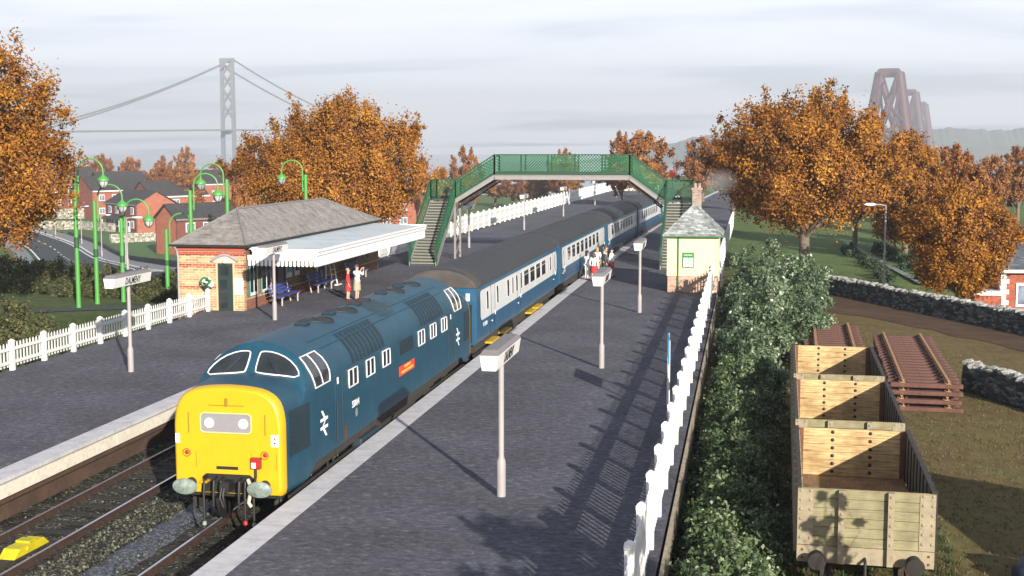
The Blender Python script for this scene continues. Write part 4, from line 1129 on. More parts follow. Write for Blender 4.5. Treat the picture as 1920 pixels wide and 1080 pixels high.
def valance(p, q, nrm):
    p = Vector(p); q = Vector(q); d = q-p; n = int(d.length/.19); u = d.normalized(); st = d.length/n
    for k in range(n):
        a = p+u*(st*k+.03); c = p+u*(st*(k+1)-.03); m_ = (a+c)/2
        z0, z1 = 2.6, 2.08
        pts = [(a.x,a.y,z0),(c.x,c.y,z0),(c.x,c.y,z1+.05),(m_.x+(c.x-m_.x)*.6,m_.y+(c.y-m_.y)*.6,z1),(m_.x-(c.x-m_.x)*.6,m_.y-(c.y-m_.y)*.6,z1),(a.x,a.y,z1+.05)]
        b.prism(pts, nrm)
    bb_ = MB()
valance((.05,C0-.06,0),(CX+.06,C0-.06,0),(0,.025,0)); valance((CX+.06,C0-.04,0),(CX+.06,C1+.06,0),(-.025,0,0)); valance((CX+.04,C1+.06,0),(.05,C1+.06,0),(0,-.025,0))
b.box(.05,CX+.05,C0-.05,C0-.03,2.36,2.6); b.box(CX+.03,CX+.05,C0-.03,C1+.04,2.36,2.6)
b.build('valance', M['canopyw'], can)
b = MB()
for y in axis((C0+1, C1-1, 3.8)):
    b.bar((.03,y,2.0),(1.6,y,2.7),.06,.08); b.bar((.03,y,2.68),(CX,y,2.66),.06,.08)
b.build('canopy_brackets', M['bridge_dk'], can)
# flat roofed extension seen past the roof end
ex = thing('flat_roof_shed', (-27.4, 83.0, -1.1), 'small flat-roofed shed with pale blue roof beyond the station roof', 'shed')
MB().box(-2,2,-2.5,2.5,0,3.9).build('wall', M['house_dk'], ex); MB().box(-2.15,2.15,-2.65,2.65,3.902,4.1).build('flat_roof', mat('pale_blue_felt', (.24,.3,.36), .6, .15, 1.5), ex)
MB().box(-1.2,.8,-1.8,1.2,4.102,4.5).build('roof_light', mat('roof_light', (.34,.42,.48), .3, .1, 2), ex, None, .03)

# benches
def bench(loc, label, L_=2.9):
    t = thing('platform_bench', loc, label, 'bench', 'blue slatted benches along the station wall')
    b = MB()
    for k in range(4): b.box(.02+k*.13,.12+k*.13,0,L_,.44,.48)
    b.build('seat', M['bench'], t, None, .006)
    b = MB()
    for k in range(3): b.cbox((-.06-k*.05, L_/2, .6+k*.15), (.035, L_, .12), 0, 0, R(-14))
    b.build('backrest', M['bench'], t, None, .006)
    for y in (.35, L_-.35):
        b = MB(); b.bar((.42,y,0),(.42,y,.44),.07,.05); b.bar((.05,y,0),(-.17,y,1.0),.06,.05); b.bar((0,y,.42),(.5,y,.42),.05,.05)
        b.build('leg', M['benchleg'], t)
    return t
B1 = bench((-22.35, 58.6, 0), 'blue slatted bench nearest the platform sign, in sunlight at the canopy end')
copy_tree(B1, 'middle blue bench between the teal poster and the dark doorway', (-22.5, 64.4, 0))
copy_tree(B1, 'far blue bench under the canopy, before the last dark door', (-22.5, 70.9, 0))
tr = thing('sack_truck', (-22.35, 68.05, 0), 'white sack barrow standing by the dark platform door', 'sack truck')
b = MB()
for y in (0,.75): b.tube([(0,y,.1),(-.18,y,1.15),(-.3,y,1.2)], .03, 6)
for z in (.3,.6,.9): b.bar((-.03-z*.14,0,z),(-.03-z*.14,.75,z),.03,.03)
b.build('frame', M['white'], tr); MB().box(0,.28,-.02,.77,.05,.09).build('toe_plate', M['white'], tr)
for y in (-.06,.8): b = MB(); b.lathe([(.02,0),(.12,0),(.12,.05),(.02,.05)], (-.02,y-.02,.12), 14, 'y'); b.build('wheel', M['black'], tr)

# ------------------------------------------------------------------ name lamps on posts
def sign(loc, label, text=True, grp='station name signs on grey posts'):
    t = thing('platform_sign', loc, label, 'station sign', grp)
    b = MB(); b.lathe([(.1,0),(.1,.78),(.062,.88),(.062,3.05)], n=14); b.build('post', M['post'], t, 40)
    sec = lambda y, k=1: [(-.2*k,y,3.3),(.2*k,y,3.3),(.15*k,y,2.98),(-.15*k,y,2.98)]
    b = MB(); b.loft([sec(-1.35),sec(1.35)], True, True, True); bx = b.build('sign_box', M['signw'], t, None, .012)
    b = MB(); b.loft([[(-.21,y,3.302),(.21,y,3.302),(.15,y2,3.4),(-.15,y2,3.4)] for y, y2 in ((-1.36,-1.2),(1.36,1.2))], True, True, True); b.build('lamp_housing', M['lamp_top'], bx, None, .01)
    if text:
        for s in (1,-1):
            letter('DALMENY', .33, M['txt'], 'name_lettering', (s*.163, 0, 3.035), (R(90+8.9), 0, R(90*s)), bx, .002, .006, .72)
    return t
S1 = sign((-5.12, 27.0, 0), 'station name sign on grey post in the right foreground, nearest the camera')
for lab, x, y in (('name sign on the post in front of the waiting group of people', -4.8, 43.93), ('name sign on the post between the waiting group and the yellow hut', -4.75, 59.49),
                  ('name sign standing before the white picket fence of the left platform', -20.45, 40.33), ('name sign in front of the station canopy and first bench', -20.45, 54.0),
                  ('name sign under the left stair of the footbridge', -20.9, 97.0), ('first name sign past the footbridge, seen below the span at the left', -20.5, 119.8),
                  ('tall name sign below the middle of the footbridge span', -20.3, 145.0), ('name sign far down the platform beside the blue board', -20.3, 176.0), ('farthest name sign near the end of the far platform', -20.2, 205.0)):
    copy_tree(S1, lab, (x, y, 0))
def board(loc, label, w_=1.55, h_=.68, top=2.15, rz=R(4)):
    t = thing('poster_sign', loc, label, 'information sign', None, rz)
    for y in (-w_/2+.05, w_/2-.05):
        b = MB(); b.tube([(0,y,0),(0,y,top)], .035, 8); b.build('post', M['alu'], t)
    b = MB(); b.box(-.02,.02,-w_/2,w_/2,top-h_,top+.02); b.build('panel', M['signblue'], t, None, .005)
    b = MB(); b.box(-.024,-.021,-w_/2+.06,w_/2-.06,top-h_+.06,top-.2); b.build('printed_sheet', M['paper'], t)
    return t
board((-2.1, 37.0, 0), 'blue information board on two slim posts by the right-hand fence')
board((-24.1, 178.0, 0), 'small blue board far along the left platform fence')

# ------------------------------------------------------------------ fences
def picket(p, q, label, cat, post_h, pale_h, nbay, npale, m=None, group=None, side=1, base=0.0, capr=True, board_=False, pw=.075, gap0=.12, rail_h=.11):
    p = Vector((*p, base)); q = Vector((*q, base)); d = q-p; L_ = d.length; u = d.normalized(); nrm = Vector((u.y,-u.x,0))*side
    t = thing('picket_fence', p, label, cat, group, 0)
    for k in range(nbay+1):
        c = u*(L_*k/nbay); b = MB()
        hw = .075
        a = u*hw; e_ = nrm*hw
        ring = [c-a-e_, c+a-e_, c+a+e_, c-a+e_]
        ring = [Vector((v.x,v.y,0)) for v in ring]
        zs = [(0,1),(post_h-.14,1),(post_h-.13,1.12),(post_h-.06,1.12),(post_h,.25)]
        secs = [[(c+(v-c)*s_)+Vector((0,0,z)) for v in ring] for z, s_ in zs]
        b.loft(secs, True, True, True); b.build('post', M['fencew'] if m is None else m, t)
    for z in (pale_h*.3, pale_h*.78):
        b = MB(); off = nrm*.0
        b.bar(off+Vector((0,0,z)), u*L_+off+Vector((0,0,z)), .05, rail_h); b.build('rail', M['fencew'] if m is None else m, t)
    b = MB()
    for k in range(nbay):
        for j in range(npale):
            c = u*(L_*(k+(j+1)/(npale+1))/nbay) + nrm*.036
            a = u*pw/2; th = nrm*.018
            pts = [c-a+Vector((0,0,gap0)), c+a+Vector((0,0,gap0)), c+a+Vector((0,0,pale_h-.06)), c+Vector((0,0,pale_h)), c-a+Vector((0,0,pale_h-.06))]
            b.prism(pts, th)
    b.build('pales', M['fencew'] if m is None else m, t)
    return t
picket((-24.6, 27.6), (-24.6, 56.35), 'white picket fence on the left platform, running up to the station building', 'fence', 1.08, .95, 14, 9, side=-1)
picket((-1.66, 6.0), (-1.66, 68.4), 'tall white picket fence along the right platform, in front of the hedge', 'fence', 1.52, 1.38, 28, 8, side=1, pw=.09, gap0=.22, rail_h=.2)
picket((-1.5, 72.6), (-1.2, 128), 'white picket fence continuing behind the yellow hut', 'fence', 1.5, 1.35, 24, 7, side=1, pw=.1, gap0=.2)
picket((-24.6, 80), (-24.95, 111), 'white fence between the footbridge stair and the lane', 'fence', 1.35, 1.2, 12, 8, side=-1, pw=.13, gap0=.1)
picket((-24.95, 111.5), (-24.5, 232), 'long white paling fence beyond the footbridge on the far left platform', 'fence', 1.75, 1.6, 44, 8, side=-1, pw=.15, gap0=.08, rail_h=.18)
picket((-24.4, 232.5), (-16, 240), 'white end fence across the far end of the platform', 'fence', 1.3, 1.15, 4, 10, side=1, pw=.2, gap0=.1)
b = MB(); b.box(-.03,.03,0,62,-.5,.02); b.box(-.07,.0,0,62,-.9,-.5); bk = b.build('base_board', mat('base_plank', (.3,.25,.18), .85, .3, 4, dirt=(.1,.07,.05)), loc=(-1.36, 6, 0)); tag(bk, 'weathered timber board along the foot of the tall white fence and hedge', 'board')

# ------------------------------------------------------------------ footbridge
FB = thing('footbridge', (-12.35, 87.9, 0), 'green lattice footbridge spanning the train with a stair at each end', 'footbridge')
def lattice(mb, A, B, h, sp=.21, w_=.038, th=.012):
    A = Vector(A); B = Vector(B); d = B-A; Lh = math.hypot(d.x, d.y); u = Vector((d.x/Lh, d.y/Lh, 0)); sl = d.z/Lh; nrm = u.cross(Vector((0,0,1)))
    def P(s_, v): return A+u*s_+Vector((0,0,v+sl*s_))
    for sgn, o in ((1, -1), (-1, 1)):
        k = -h if sgn == 1 else 0
        end = Lh if sgn == 1 else Lh+h
        while k < end:
            if sgn == 1: s0, s1 = max(0, k), min(Lh, k+h); v0, v1 = s0-k, s1-k
            else: s0, s1 = max(0, k-h), min(Lh, k); v0, v1 = k-s0, k-s1
            if s1-s0 > .03: mb.bar(P(s0, v0)+nrm*th*o*.5, P(s1, v1)+nrm*th*o*.5, w_, th*.9, nrm)
            k += sp
    return u, nrm
def panel(A, B, h, name='lattice_panel', nbay=1, kick=.14):
    A = Vector(A); B = Vector(B); d = B-A
    mb = MB(); lattice(mb, A+Vector((0,0,kick)), B+Vector((0,0,kick)), h-kick)
    o = mb.build(name, M['bridge'], FB)
    fb = MB(); up = Vector((0,0,h))
    fb.bar(A+up, B+up, .09, .07); fb.bar(A+Vector((0,0,kick)), B+Vector((0,0,kick)), .06, .06)
    fb.bar(A+Vector((0,0,kick*.45)), B+Vector((0,0,kick*.45)), .02, kick*.9)
    for k in range(nbay+1):
        p = A+d*k/nbay; fb.bar(p+Vector((0,0,-.12)), p+up+Vector((0,0,.0)), .1, .1)
    fb.build('panel_frame', M['bridge_dk'], o)
    return o
Y0, Y1 = -.9, .9                        # near and far faces (local y)
xa, xb = -4.6, 4.65; zf = 5.85; HR = 1.32
xl0, xl1 = -9.1, -7.35; xr0, xr1 = 7.0, 9.0; zl = 4.12
def near_far(f):
    for yy in (Y0, Y1): f(yy)
near_far(lambda yy: panel((xa,yy,zf),(xb,yy,zf),HR,nbay=5))
near_far(lambda yy: panel((xl1,yy,zl),(xa,yy,zf),HR))
near_far(lambda yy: panel((xb,yy,zf),(xr0,yy,zl),HR))
# decks with steps on the inclines, grey girders underneath
def deck(pts, y0, y1, th=.1):
    b = MB()
    for (x0,z0),(x1,z1) in zip(pts, pts[1:]): b.add([(x0,y0,z0),(x1,y0,z1),(x1,y1,z1),(x0,y1,z0),(x0,y0,z0-th),(x1,y0,z1-th),(x1,y1,z1-th),(x0,y1,z0-th)], [(0,1,2,3),(7,6,5,4),(0,4,5,1),(1,5,6,2),(2,6,7,3),(3,7,4,0)])
    return b
deck([(xl0,zl),(xl1,zl),(xa,zf),(xb,zf),(xr0,zl),(xr1,zl)], Y0+.06, Y1-.06).build('deck', M['riser'], FB)
g_ = MB()
for yy in (Y0-.05, Y1+.05):
    for (x0,z0),(x1,z1) in zip([(xl1-.1,zl),(xa,zf),(xb,zf),(xr0+.1,zl)], [(xa,zf),(xb,zf),(xr0+.1,zl)]):
        g_.bar((x0,yy,z0-.2),(x1,yy,z1-.2),.1,.26); g_.bar((x0,yy,z0-.06),(x1,yy,z1-.06),.2,.04); g_.bar((x0,yy,z0-.345),(x1,yy,z1-.345),.22,.04)
g_.build('girder', M['girder'], FB)
for yy in (Y0+.1, Y1-.1):
    b = MB(); b.bar((xl1+.2,yy,zl-.5),(xa+.1,yy,zf-.52),.14,.1); b.build('soffit_beam', M['black'], FB)
    b = MB(); b.bar((xb-.1,yy,zf-.52),(xr0-.2,yy,zl-.5),.14,.1); b.build('soffit_beam', M['black'], FB)
# stairs towards the camera
def stair(x0, x1, name, n=22):
    run = 5.7; b = MB(); t_ = MB(); w_ = x1-x0
    for k in range(n):
        z = zl*(k+1)/(n+1); y = Y0-run+run*k/n
        b.box(x0+.06, x1-.06, y, y+.03, z-zl/(n+1), z-.03)
        t_.box(x0+.05, x1-.05, y-.05, y+run/n, z-.03, z)
    o = b.build('stair', M['riser'], FB); t_.build('stair_treads', M['tread'], o)
    s_ = MB()
    for x in (x0, x1): s_.prism([(x-.03,Y0-run-.15,0),(x-.03,Y0-run+.25,0),(x-.03,Y0,zl-.3),(x-.03,Y0,zl+.1),(x-.03,Y0-run-.15,.25)], (.06,0,0))
    s_.build('stringer', M['girder'], o)
    for x in (x0, x1):
        panel((x, Y0-run, .1), (x, Y0, zl), HR, nbay=1)
        nb = MB(); nb.bar((x,Y0-run-.06,0),(x,Y0-run-.06,1.45),.13,.13); nb.build('newel_post', M['bridge_dk'], FB)
stair(xl0, xl1, 'left'); stair(xr0+.15, xr1-.1, 'right')
panel((xl0,Y0,zl),(xl0,Y1,zl),HR); panel((xl0,Y1,zl),(xl1,Y1,zl),HR)
panel((xr1,Y0,zl),(xr1,Y1,zl),HR); panel((xr0,Y1,zl),(xr1,Y1,zl),HR)
b = MB()
for x, y in ((xl1-.05,Y0+.1),(xl1-.05,Y1-.1),(xl0+.1,Y0+.1),(xl0+.1,Y1-.1)):
    b.bar((x,y,0),(x,y,zl-.1),.13,.13)
for z in axis((.2,3.6,.85)):
    b.bar((xl1-.05,Y0+.1,z),(xl1-.05,Y1-.1,z+.85),.05,.03); b.bar((xl1-.05,Y1-.1,z),(xl1-.05,Y0+.1,z+.85),.05,.03)
b.build('lattice_tower', M['girder'], FB)
b = MB()
for x, y in ((xr0+.1,Y0+.1),(xr0+.1,Y1-.1),(xr1-.1,Y0+.1),(xr1-.1,Y1-.1)): b.bar((x,y,0),(x,y,zl-.1),.13,.13)
for z in axis((.2,3.6,.85)): b.bar((xr0+.1,Y0+.1,z),(xr0+.1,Y1-.1,z+.85),.05,.03); b.bar((xr1-.1,Y0+.1,z),(xr1-.1,Y1-.1,z+.85),.05,.03)
b.build('lattice_tower', M['girder'], FB)
# red signal disc beyond the bridge
t = thing('signal_post', (-5.6, 101, 0), 'pole with small red signal disc just above the footbridge rail', 'signal')
b = MB(); b.lathe([(.07,0),(.05,5.5)], n=10); b.build('post', M['post'], t); b = MB(); b.lathe([(.0,.0),(.27,.02),(.29,.3),(.2,.5),(.05,.56)], (0,0,5.4), 14); b.build('disc', mat('signal_red', (.75,.1,.06), .5, .05, 3), t, 40)

# ------------------------------------------------------------------ yellow hut
HU = thing('platform_hut', (-4.0, 68.5, 0), 'small yellow boarded hut with slate roof on the right platform', 'hut')
HX, HY = 2.6, 3.8
b = MB(); b.box(0,HX,0,HY,0,.86); b.build('brick_base', M['hut_brick'], HU)
b = MB(); z = .862
while z < 3.02:
    z1 = min(z+.155, 3.03)
    secs = []
    b.add([(-.035,-.035,z),(HX+.035,-.035,z),(HX+.035,HY+.035,z),(-.035,HY+.035,z),(-.012,-.012,z1),(HX+.012,-.012,z1),(HX+.012,HY+.012,z1),(-.012,HY+.012,z1)],
          [(0,1,5,4),(1,2,6,5),(2,3,7,6),(3,0,4,7),(3,2,1,0),(4,5,6,7)]); z = z1
b.build('boarded_wall', M['hut'], HU)
for x in (-.04, HX-.08): b = MB(); b.box(x, x+.12, -.05, -.036, .862, 3.03); b.build('corner_board', M['hut'], HU)
for y in (.0, HY-.12): b = MB(); b.box(HX+.036, HX+.05, y, y+.12, .862, 3.03); b.build('corner_board', M['hut'], HU)
e = .28; P4 = [(-e,-e,3.0),(HX+e,-e,3.0),(HX+e,HY+e,3.0),(-e,HY+e,3.0),(HX/2,HY/2-.35,4.62),(HX/2,HY/2+.35,4.62)]
b = MB(); b.add(P4+[(x,y,z-.07) for x,y,z in P4[:4]], [(0,1,4),(1,2,5,4),(2,3,5),(3,0,4,5),(0,6,7,1),(1,7,8,2),(2,8,9,3),(3,9,6,0),(6,9,8,7)])
ro = b.build('roof', M['slate_hut'], HU)
b = MB()
for a, c in ((0,1),(1,2),(2,3),(3,0)): b.bar(Vector(P4[a])-Vector((0,0,.04)), Vector(P4[c])-Vector((0,0,.03)), .05, .06)
b.build('fascia', M['hutg'], ro)
b = MB()
for a, c in ((0,4),(1,4),(2,5),(3,5),(4,5)): b.tube([P4[a],P4[c]], .04, 6)
b.build('hip_tiles', M['slate_hut'], ro)
b = MB(); b.tube([(.55,-.09,2.95),(.55,-.09,0)], .035, 8); b.build('drainpipe', M['hutg'], HU)
b = MB(); b.box(.78,1.38,-.075,-.037,1.32,2.12); nb_ = b.build('timetable_board', M['hutg'], HU)
b = MB(); b.box(.8,1.36,-.082,-.0755,1.88,2.1); b.build('board_header', M['noticeg'], nb_)
for x in (.83, 1.1): b = MB(); b.box(x,x+.23,-.082,-.0755,1.36,1.84); b.build('printed_sheet', M['paper'], nb_)
for x in (.83, 1.1):
    b = MB()
    for k in range(9): b.box(x+.03,x+.2,-.084,-.0822,1.42+k*.045,1.43+k*.045)
    b.build('print_lines', M['hc'], nb_)
letter('DALMENY', .1, M['white'], 'board_lettering', (1.08,-.083,1.95), (R(90),0,0), nb_, .001)
b = MB(); b.box(HX/2-.2,HX/2+.3,HY-.35,HY+.2,.9,5.3); b.box(HX/2-.25,HX/2+.35,HY-.4,HY+.25,5.3,5.42); chm = b.build('chimney', M['chim'], HU)
b = MB()
for dx in (-.14,.14): b.lathe([(.1,0),(.085,.22),(.1,.26),(.07,.26)], (HX/2+.05+dx*.8,HY-.06,5.42), 12)
b.build('chimney_pot', M['chim'], chm)
# chimney smoke: a soft real volume drifting to the right
sm_ = MB(); rs = random.Random(9)
sm_.ell((0,0,0),(1.15,.7,.8), 20, 14)
smo = sm_.build('chimney_smoke', None and M['white'] or [bpy.data.materials.new('smoke')], None, 80); smo.location = (-1.45, 72.6, 5.75); smo['kind'] = 'stuff'
g = smo.data.materials[0]; g.use_nodes = True; nt_ = g.node_tree; nt_.nodes.clear()
o_ = nt_.nodes.new('ShaderNodeOutputMaterial'); pv = nt_.nodes.new('ShaderNodeVolumePrincipled'); pv.inputs['Color'].default_value = (.97,.97,.97,1)
tcn = nt_.nodes.new('ShaderNodeTexCoord'); nzn = nt_.nodes.new('ShaderNodeTexNoise'); nzn.inputs['Scale'].default_value = 1.6; nzn.inputs['Detail'].default_value = 4
nt_.links.new(tcn.outputs['Object'], nzn.inputs['Vector'])
ln = nt_.nodes.new('ShaderNodeVectorMath'); ln.operation = 'LENGTH'; mpn = nt_.nodes.new('ShaderNodeMapping'); mpn.inputs['Scale'].default_value = (1/1.15,1/.7,1/.8)
nt_.links.new(tcn.outputs['Object'], mpn.inputs[0]); nt_.links.new(mpn.outputs[0], ln.inputs[0])
mr = nt_.nodes.new('ShaderNodeMapRange'); mr.inputs['From Min'].default_value = .98; mr.inputs['From Max'].default_value = .2; mr.inputs['To Min'].default_value = 0; mr.inputs['To Max'].default_value = 1
nt_.links.new(ln.outputs['Value'], mr.inputs['Value'])
mm = nt_.nodes.new('ShaderNodeMath'); mm.operation = 'MULTIPLY'; nt_.links.new(mr.outputs[0], mm.inputs[0]); nt_.links.new(nzn.outputs['Fac'], mm.inputs[1])
m2 = nt_.nodes.new('ShaderNodeMath'); m2.operation = 'MULTIPLY'; m2.inputs[1].default_value = .9; nt_.links.new(mm.outputs[0], m2.inputs[0])
nt_.links.new(m2.outputs[0], pv.inputs['Density']); nt_.links.new(pv.outputs[0], o_.inputs['Volume'])

# ------------------------------------------------------------------ green swan-neck lamps
def green_lamp(loc, label, h, rz, s=1.0, worn=True):
    t = thing('swan_neck_lamp', loc, label, 'street lamp', 'bright green swan-neck lamps behind the station', rz)
    b = MB(); b.lathe([(.14,0),(.125,.6),(.108,h-.1),(.108,h)], n=14); b.build('pole', M['lampg'], t, 40)
    if worn:
        b = MB(); b.lathe([(.12,h*.46),(.135,h*.47),(.132,h*.53),(.118,h*.54)], n=14); b.build('clamp_band', M['lampgd'], t)
    b = MB(); r_ = .68
    pts = [(.2,0,h-1.1),(.2,0,h-.5),(.2,0,h)]+[(.2+r_-r_*math.cos(a), 0, h+.25+r_*math.sin(a)) for a in [math.pi*k/14 for k in range(15)]]+[(.2+2*r_,0,h+.02)]
    b.tube(pts, .045, 8); b.bar((0,0,h-.9),(.2,0,h-.9),.05,.05); b.bar((0,0,h-.3),(.2,0,h-.3),.05,.05); arm = b.build('swan_neck', M['lampg'], t, 40)
    x = .2+2*r_
    b = MB(); b.lathe([(.06,.1),(.09,.02),(.28,-.12),(.32,-.2),(.32,-.28),(.28,-.3)], (x,0,h), 18); hd = b.build('lamp_hood', M['lampg'], arm, 40)
    b = MB(); b.lathe([(.27,-.3),(.24,-.45),(.14,-.6),(.03,-.66)], (x,0,h), 16); gl = b.build('lamp_globe', M['lampglass'], hd, 60)
    b = MB()
    for k in range(6): a = k*1.047; b.tube([(x+.275*math.cos(a),.275*math.sin(a),h-.3),(x+.245*math.cos(a),.245*math.sin(a),h-.45),(x+.145*math.cos(a),.145*math.sin(a),h-.6),(x,0,h-.67)], .018, 5)
    b.build('globe_cage', M['black'], gl)
    return t
yw = R(10)
green_lamp((-35.73,64.66,-1.1), 'leftmost and tallest green swan-neck lamp beside the autumn tree', 7.2, yw)
green_lamp((-35.69,66.66,-1.1), 'green lamp, second from the left, with a dark band half way up', 5.75, yw)
green_lamp((-34.72,67.85,-1.1), 'green lamp, third from the left, rising behind the left name sign', 4.9, yw)
green_lamp((-33.54,71.08,-1.1), 'smallest green lamp, just left of the station building', 3.95, yw)
green_lamp((-30.6,68.0,-1.1), 'green lamp behind the station roof whose neck bends to the right', 6.35, yw, 1, False)
green_lamp((-30.5,73.0,-1.1), 'green lamp behind the station roof whose neck bends left to the paired lantern', 6.85, yw+math.pi, 1, False)
green_lamp((-28.2,80.5,-1.1), 'green lamp in front of the big autumn tree behind the station roof', 7.0, yw+math.pi, 1, False)
# slim grey street lamps
def street_lamp(loc, label, h, rz, grp='slim grey street lamps along the pavement'):
    t = thing('street_lamp', loc, label, 'street lamp', grp, rz)
    b = MB(); b.lathe([(.12,0),(.11,.9),(.07,1.0),(.05,h)], n=10); b.build('column', M['post'], t, 40)
    b = MB(); b.tube([(0,0,h-.05),(0,0,h+.05),(-.25,0,h+.1),(-.7,0,h+.14)], .035, 8); a = b.build('bracket', M['post'], t)
    b = MB(); b.ell((-.95,0,h+.12),(.38,.14,.1), 12, 8); b.build('lantern', M['alu'], a, 60)
    return t
SL = street_lamp((8.21, 79.5, hz(8.21,79.5)), 'tall grey street lamp behind the dry stone wall on the right', 5.25, R(12), None)
for lab, x, y, hgt in (('grey street lamp farthest up the road near the left tree', -119.9, 209.8, 6.2), ('grey street lamp by the kerb left of the tall gable house', -104.7, 191.1, 6.0),
                  ('grey street lamp on the pavement in front of the main brick house', -85.0, 160.4, 5.6), ('grey street lamp at the bend of the road', -61, 120, 4.6), ('grey street lamp nearest the junction, behind the left name sign', -50.2, 99, 4.2)):
    street_lamp((x, y, hz(x, y)), lab, hgt, R(200))
# ------------------------------------------------------------------ siding, wagons
sd_t = thing('siding_track', (2.36, 18, -.98), 'rusty siding track under the row of wooden wagons', 'railway track', rz=R(-1.6))
for dx in (-.7525,.7525):
    b = MB(); b.loft([[(dx+px, y, pz) for px, pz in RAILPROF] for y in (0,27)], True, True, True); b.build('rail', M['rust'], sd_t)
for k in range(36):
    if k == 0: b = MB(); b.cbox((0,0,-.2),(2.6,.25,.1)); so0 = o = b.build('sleeper', M['sleeper'], sd_t)
    else: o = so0.copy(); COL.objects.link(o); setpar(o, sd_t)
    o.location = (0, .3+k*.74, 0)
def wagon(loc, label):
    t = thing('open_wagon', loc, label, 'wagon', 'row of open wooden wagons', R(-1.6))
    W, Lw, z0, z1, th = 2.46, 5.45, 1.0, 2.24, .07   # body from z0 to z1 above rail
    npl = 6; ph = (z1-z0-.16)/npl
    def planks(mb, ax, a0, a1, fixed, d, inner):
        for k in range(npl):
            za = z0+.16+k*ph+.004; zb = z0+.16+(k+1)*ph-.004
            if ax == 'x': mb.box(a0, a1, min(fixed, fixed+d), max(fixed, fixed+d), za, zb)
            else: mb.box(min(fixed, fixed+d), max(fixed, fixed+d), a0, a1, za, zb)
    for y, s in ((0, 1), (Lw, -1)):
        b = MB(); planks(b, 'x', -W/2, W/2, y, s*.035, 0); e_ = b.build('end_planks', M['w_pale'], t, None, .004)
        b = MB(); planks(b, 'x', -W/2+.07, W/2-.07, y+s*.036, s*.03, 1); b.mi = 1
        for x in (-W/6, W/6):
            for k in range(6): b.ell((x, y+s*.07, z0+.26+k*.18), (.042,.03,.042), 8, 5)
        b.build('end_lining', [M['w_in'], M['black']], t)
        for x in (-W/6-.03, W/6+.03):
            b = MB(); b.box(x-.055, x+.055, min(y-s*.11,y-s*.001), max(y-s*.11,y-s*.001), z0-.14, z1+.0)
            for k in range(6): b.ell((x, y-s*.112, z0+.27+k*.18), (.03,.022,.03), 8, 5)
            b.build('end_stanchion', M['w_iron'], e_)
        for x in (-W/2+.14, W/2-.14):
            b = MB(); b.box(x-.14, x+.14, min(y-s*.014,y-s*.0015), max(y-s*.014,y-s*.0015), z0+.17, z1-.02)
            for dx in (-.08,.09):
                for k in range(6): b.ell((x+dx, y-s*.018, z0+.3+k*.18), (.03,.022,.03), 8, 5)
            b.build('corner_plate', M['w_iron'], e_)
        for x in (-W/2+.13, W/2-.13): b = MB(); b.box(x-.05, x+.05, min(y+s*.0661, y+s*.09), max(y+s*.0661, y+s*.09), z0+.165, z1-.01); b.build('corner_iron', M['rust'], e_)
        b = MB(); b.box(-W/2, W/2, min(y-s*.01,y+s*.1), max(y-s*.01,y+s*.1), z0-.16, z0+.155); b.mi = 1
        for x in (-W/2+.1, -.4, .4, W/2-.1):
            for dz in (-.08,.07): b.ell((x, y-s*.012, z0+dz), (.026,.018,.026), 8, 5)
        b.build('headstock', [M['w_iron'], M['rust']], t)
        for x in (-.87,.87):
            b = MB(); b.lathe([(.13,0),(.1,-.28),(.09,-.32)] if s > 0 else [(.09,.32),(.1,.28),(.13,0)], (x, y, z0-.05), 14, 'y'); b.lathe([(.04,-.36),(.16,-.35),(.17,-.32),(.06,-.3)] if s > 0 else [(.06,.3),(.17,.32),(.16,.35),(.04,.36)], (x, y, z0-.05), 18, 'y')
            b.build('buffer', M['sleeper'], t, 40)
        b = MB(); b.tube([(0,y,z0-.04),(0,y-s*.18,z0-.08),(0,y-s*.2,z0-.3),(0,y-s*.14,z0-.42)], .03, 8); b.build('coupling', M['black'], t)
    for s in (1,-1):
        b = MB()
        for k in range(npl):
            za = z0+.16+k*ph+.004; zb = z0+.16+(k+1)*ph-.004; x0 = s*W/2; x1 = s*(W/2-.035)
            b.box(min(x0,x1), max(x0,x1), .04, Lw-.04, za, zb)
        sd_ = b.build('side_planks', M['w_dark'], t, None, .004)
        b = MB()
        for k in range(npl):
            za = z0+.16+k*ph+.004; zb = z0+.16+(k+1)*ph-.004; x0 = s*(W/2-.036); x1 = s*(W/2-.066)
            b.box(min(x0,x1), max(x0,x1), .075, Lw-.075, za, zb)
        b.build('side_lining', M['w_dark'], t)
        b = MB()
        for y in axis((.3, Lw-.3, .62)):
            b.box(min(s*W/2,s*(W/2+.06)), max(s*W/2,s*(W/2+.06)), y-.06, y+.06, z0-.05, z1-.01)
            b.box(min(s*(W/2-.067),s*(W/2-.09)), max(s*(W/2-.067),s*(W/2-.09)), y-.05, y+.05, z0+.17, z1-.01)
        b.build('side_strapping', M['black'] if s > 0 else M['w_iron'], sd_)
        b = MB(); b.box(min(s*(W/2-.07),s*(W/2+.012)), max(s*(W/2-.07),s*(W/2+.012)), .001, Lw-.001, z1+.001, z1+.03); b.build('top_capping', M['under'], sd_)
    b = MB()
    for k in range(24): b.box(-W/2+.075, W/2-.075, .08+k*(Lw-.16)/24+.003, .08+(k+1)*(Lw-.16)/24-.003, z0+.1, z0+.16)
    b.build('floor', M['w_floor'], t)
    b = MB(); b.box(-1.0,-.85,.1,Lw-.1,z0-.16,z0+.06); b.box(.85,1.0,.1,Lw-.1,z0-.16,z0+.06)
    for y in (1.3, Lw-1.3):
        for s in (1,-1): b.cbox((s*.98,y,.5),(.12,.3,.3)); b.bar((s*1.0,y-.5,.72),(s*1.0,y+.5,.72),.08,.1); b.bar((s*.98,y-.2,.3),(s*.98,y-.45,.85),.05,.05); b.bar((s*.98,y+.2,.3),(s*.98,y+.45,.85),.05,.05)
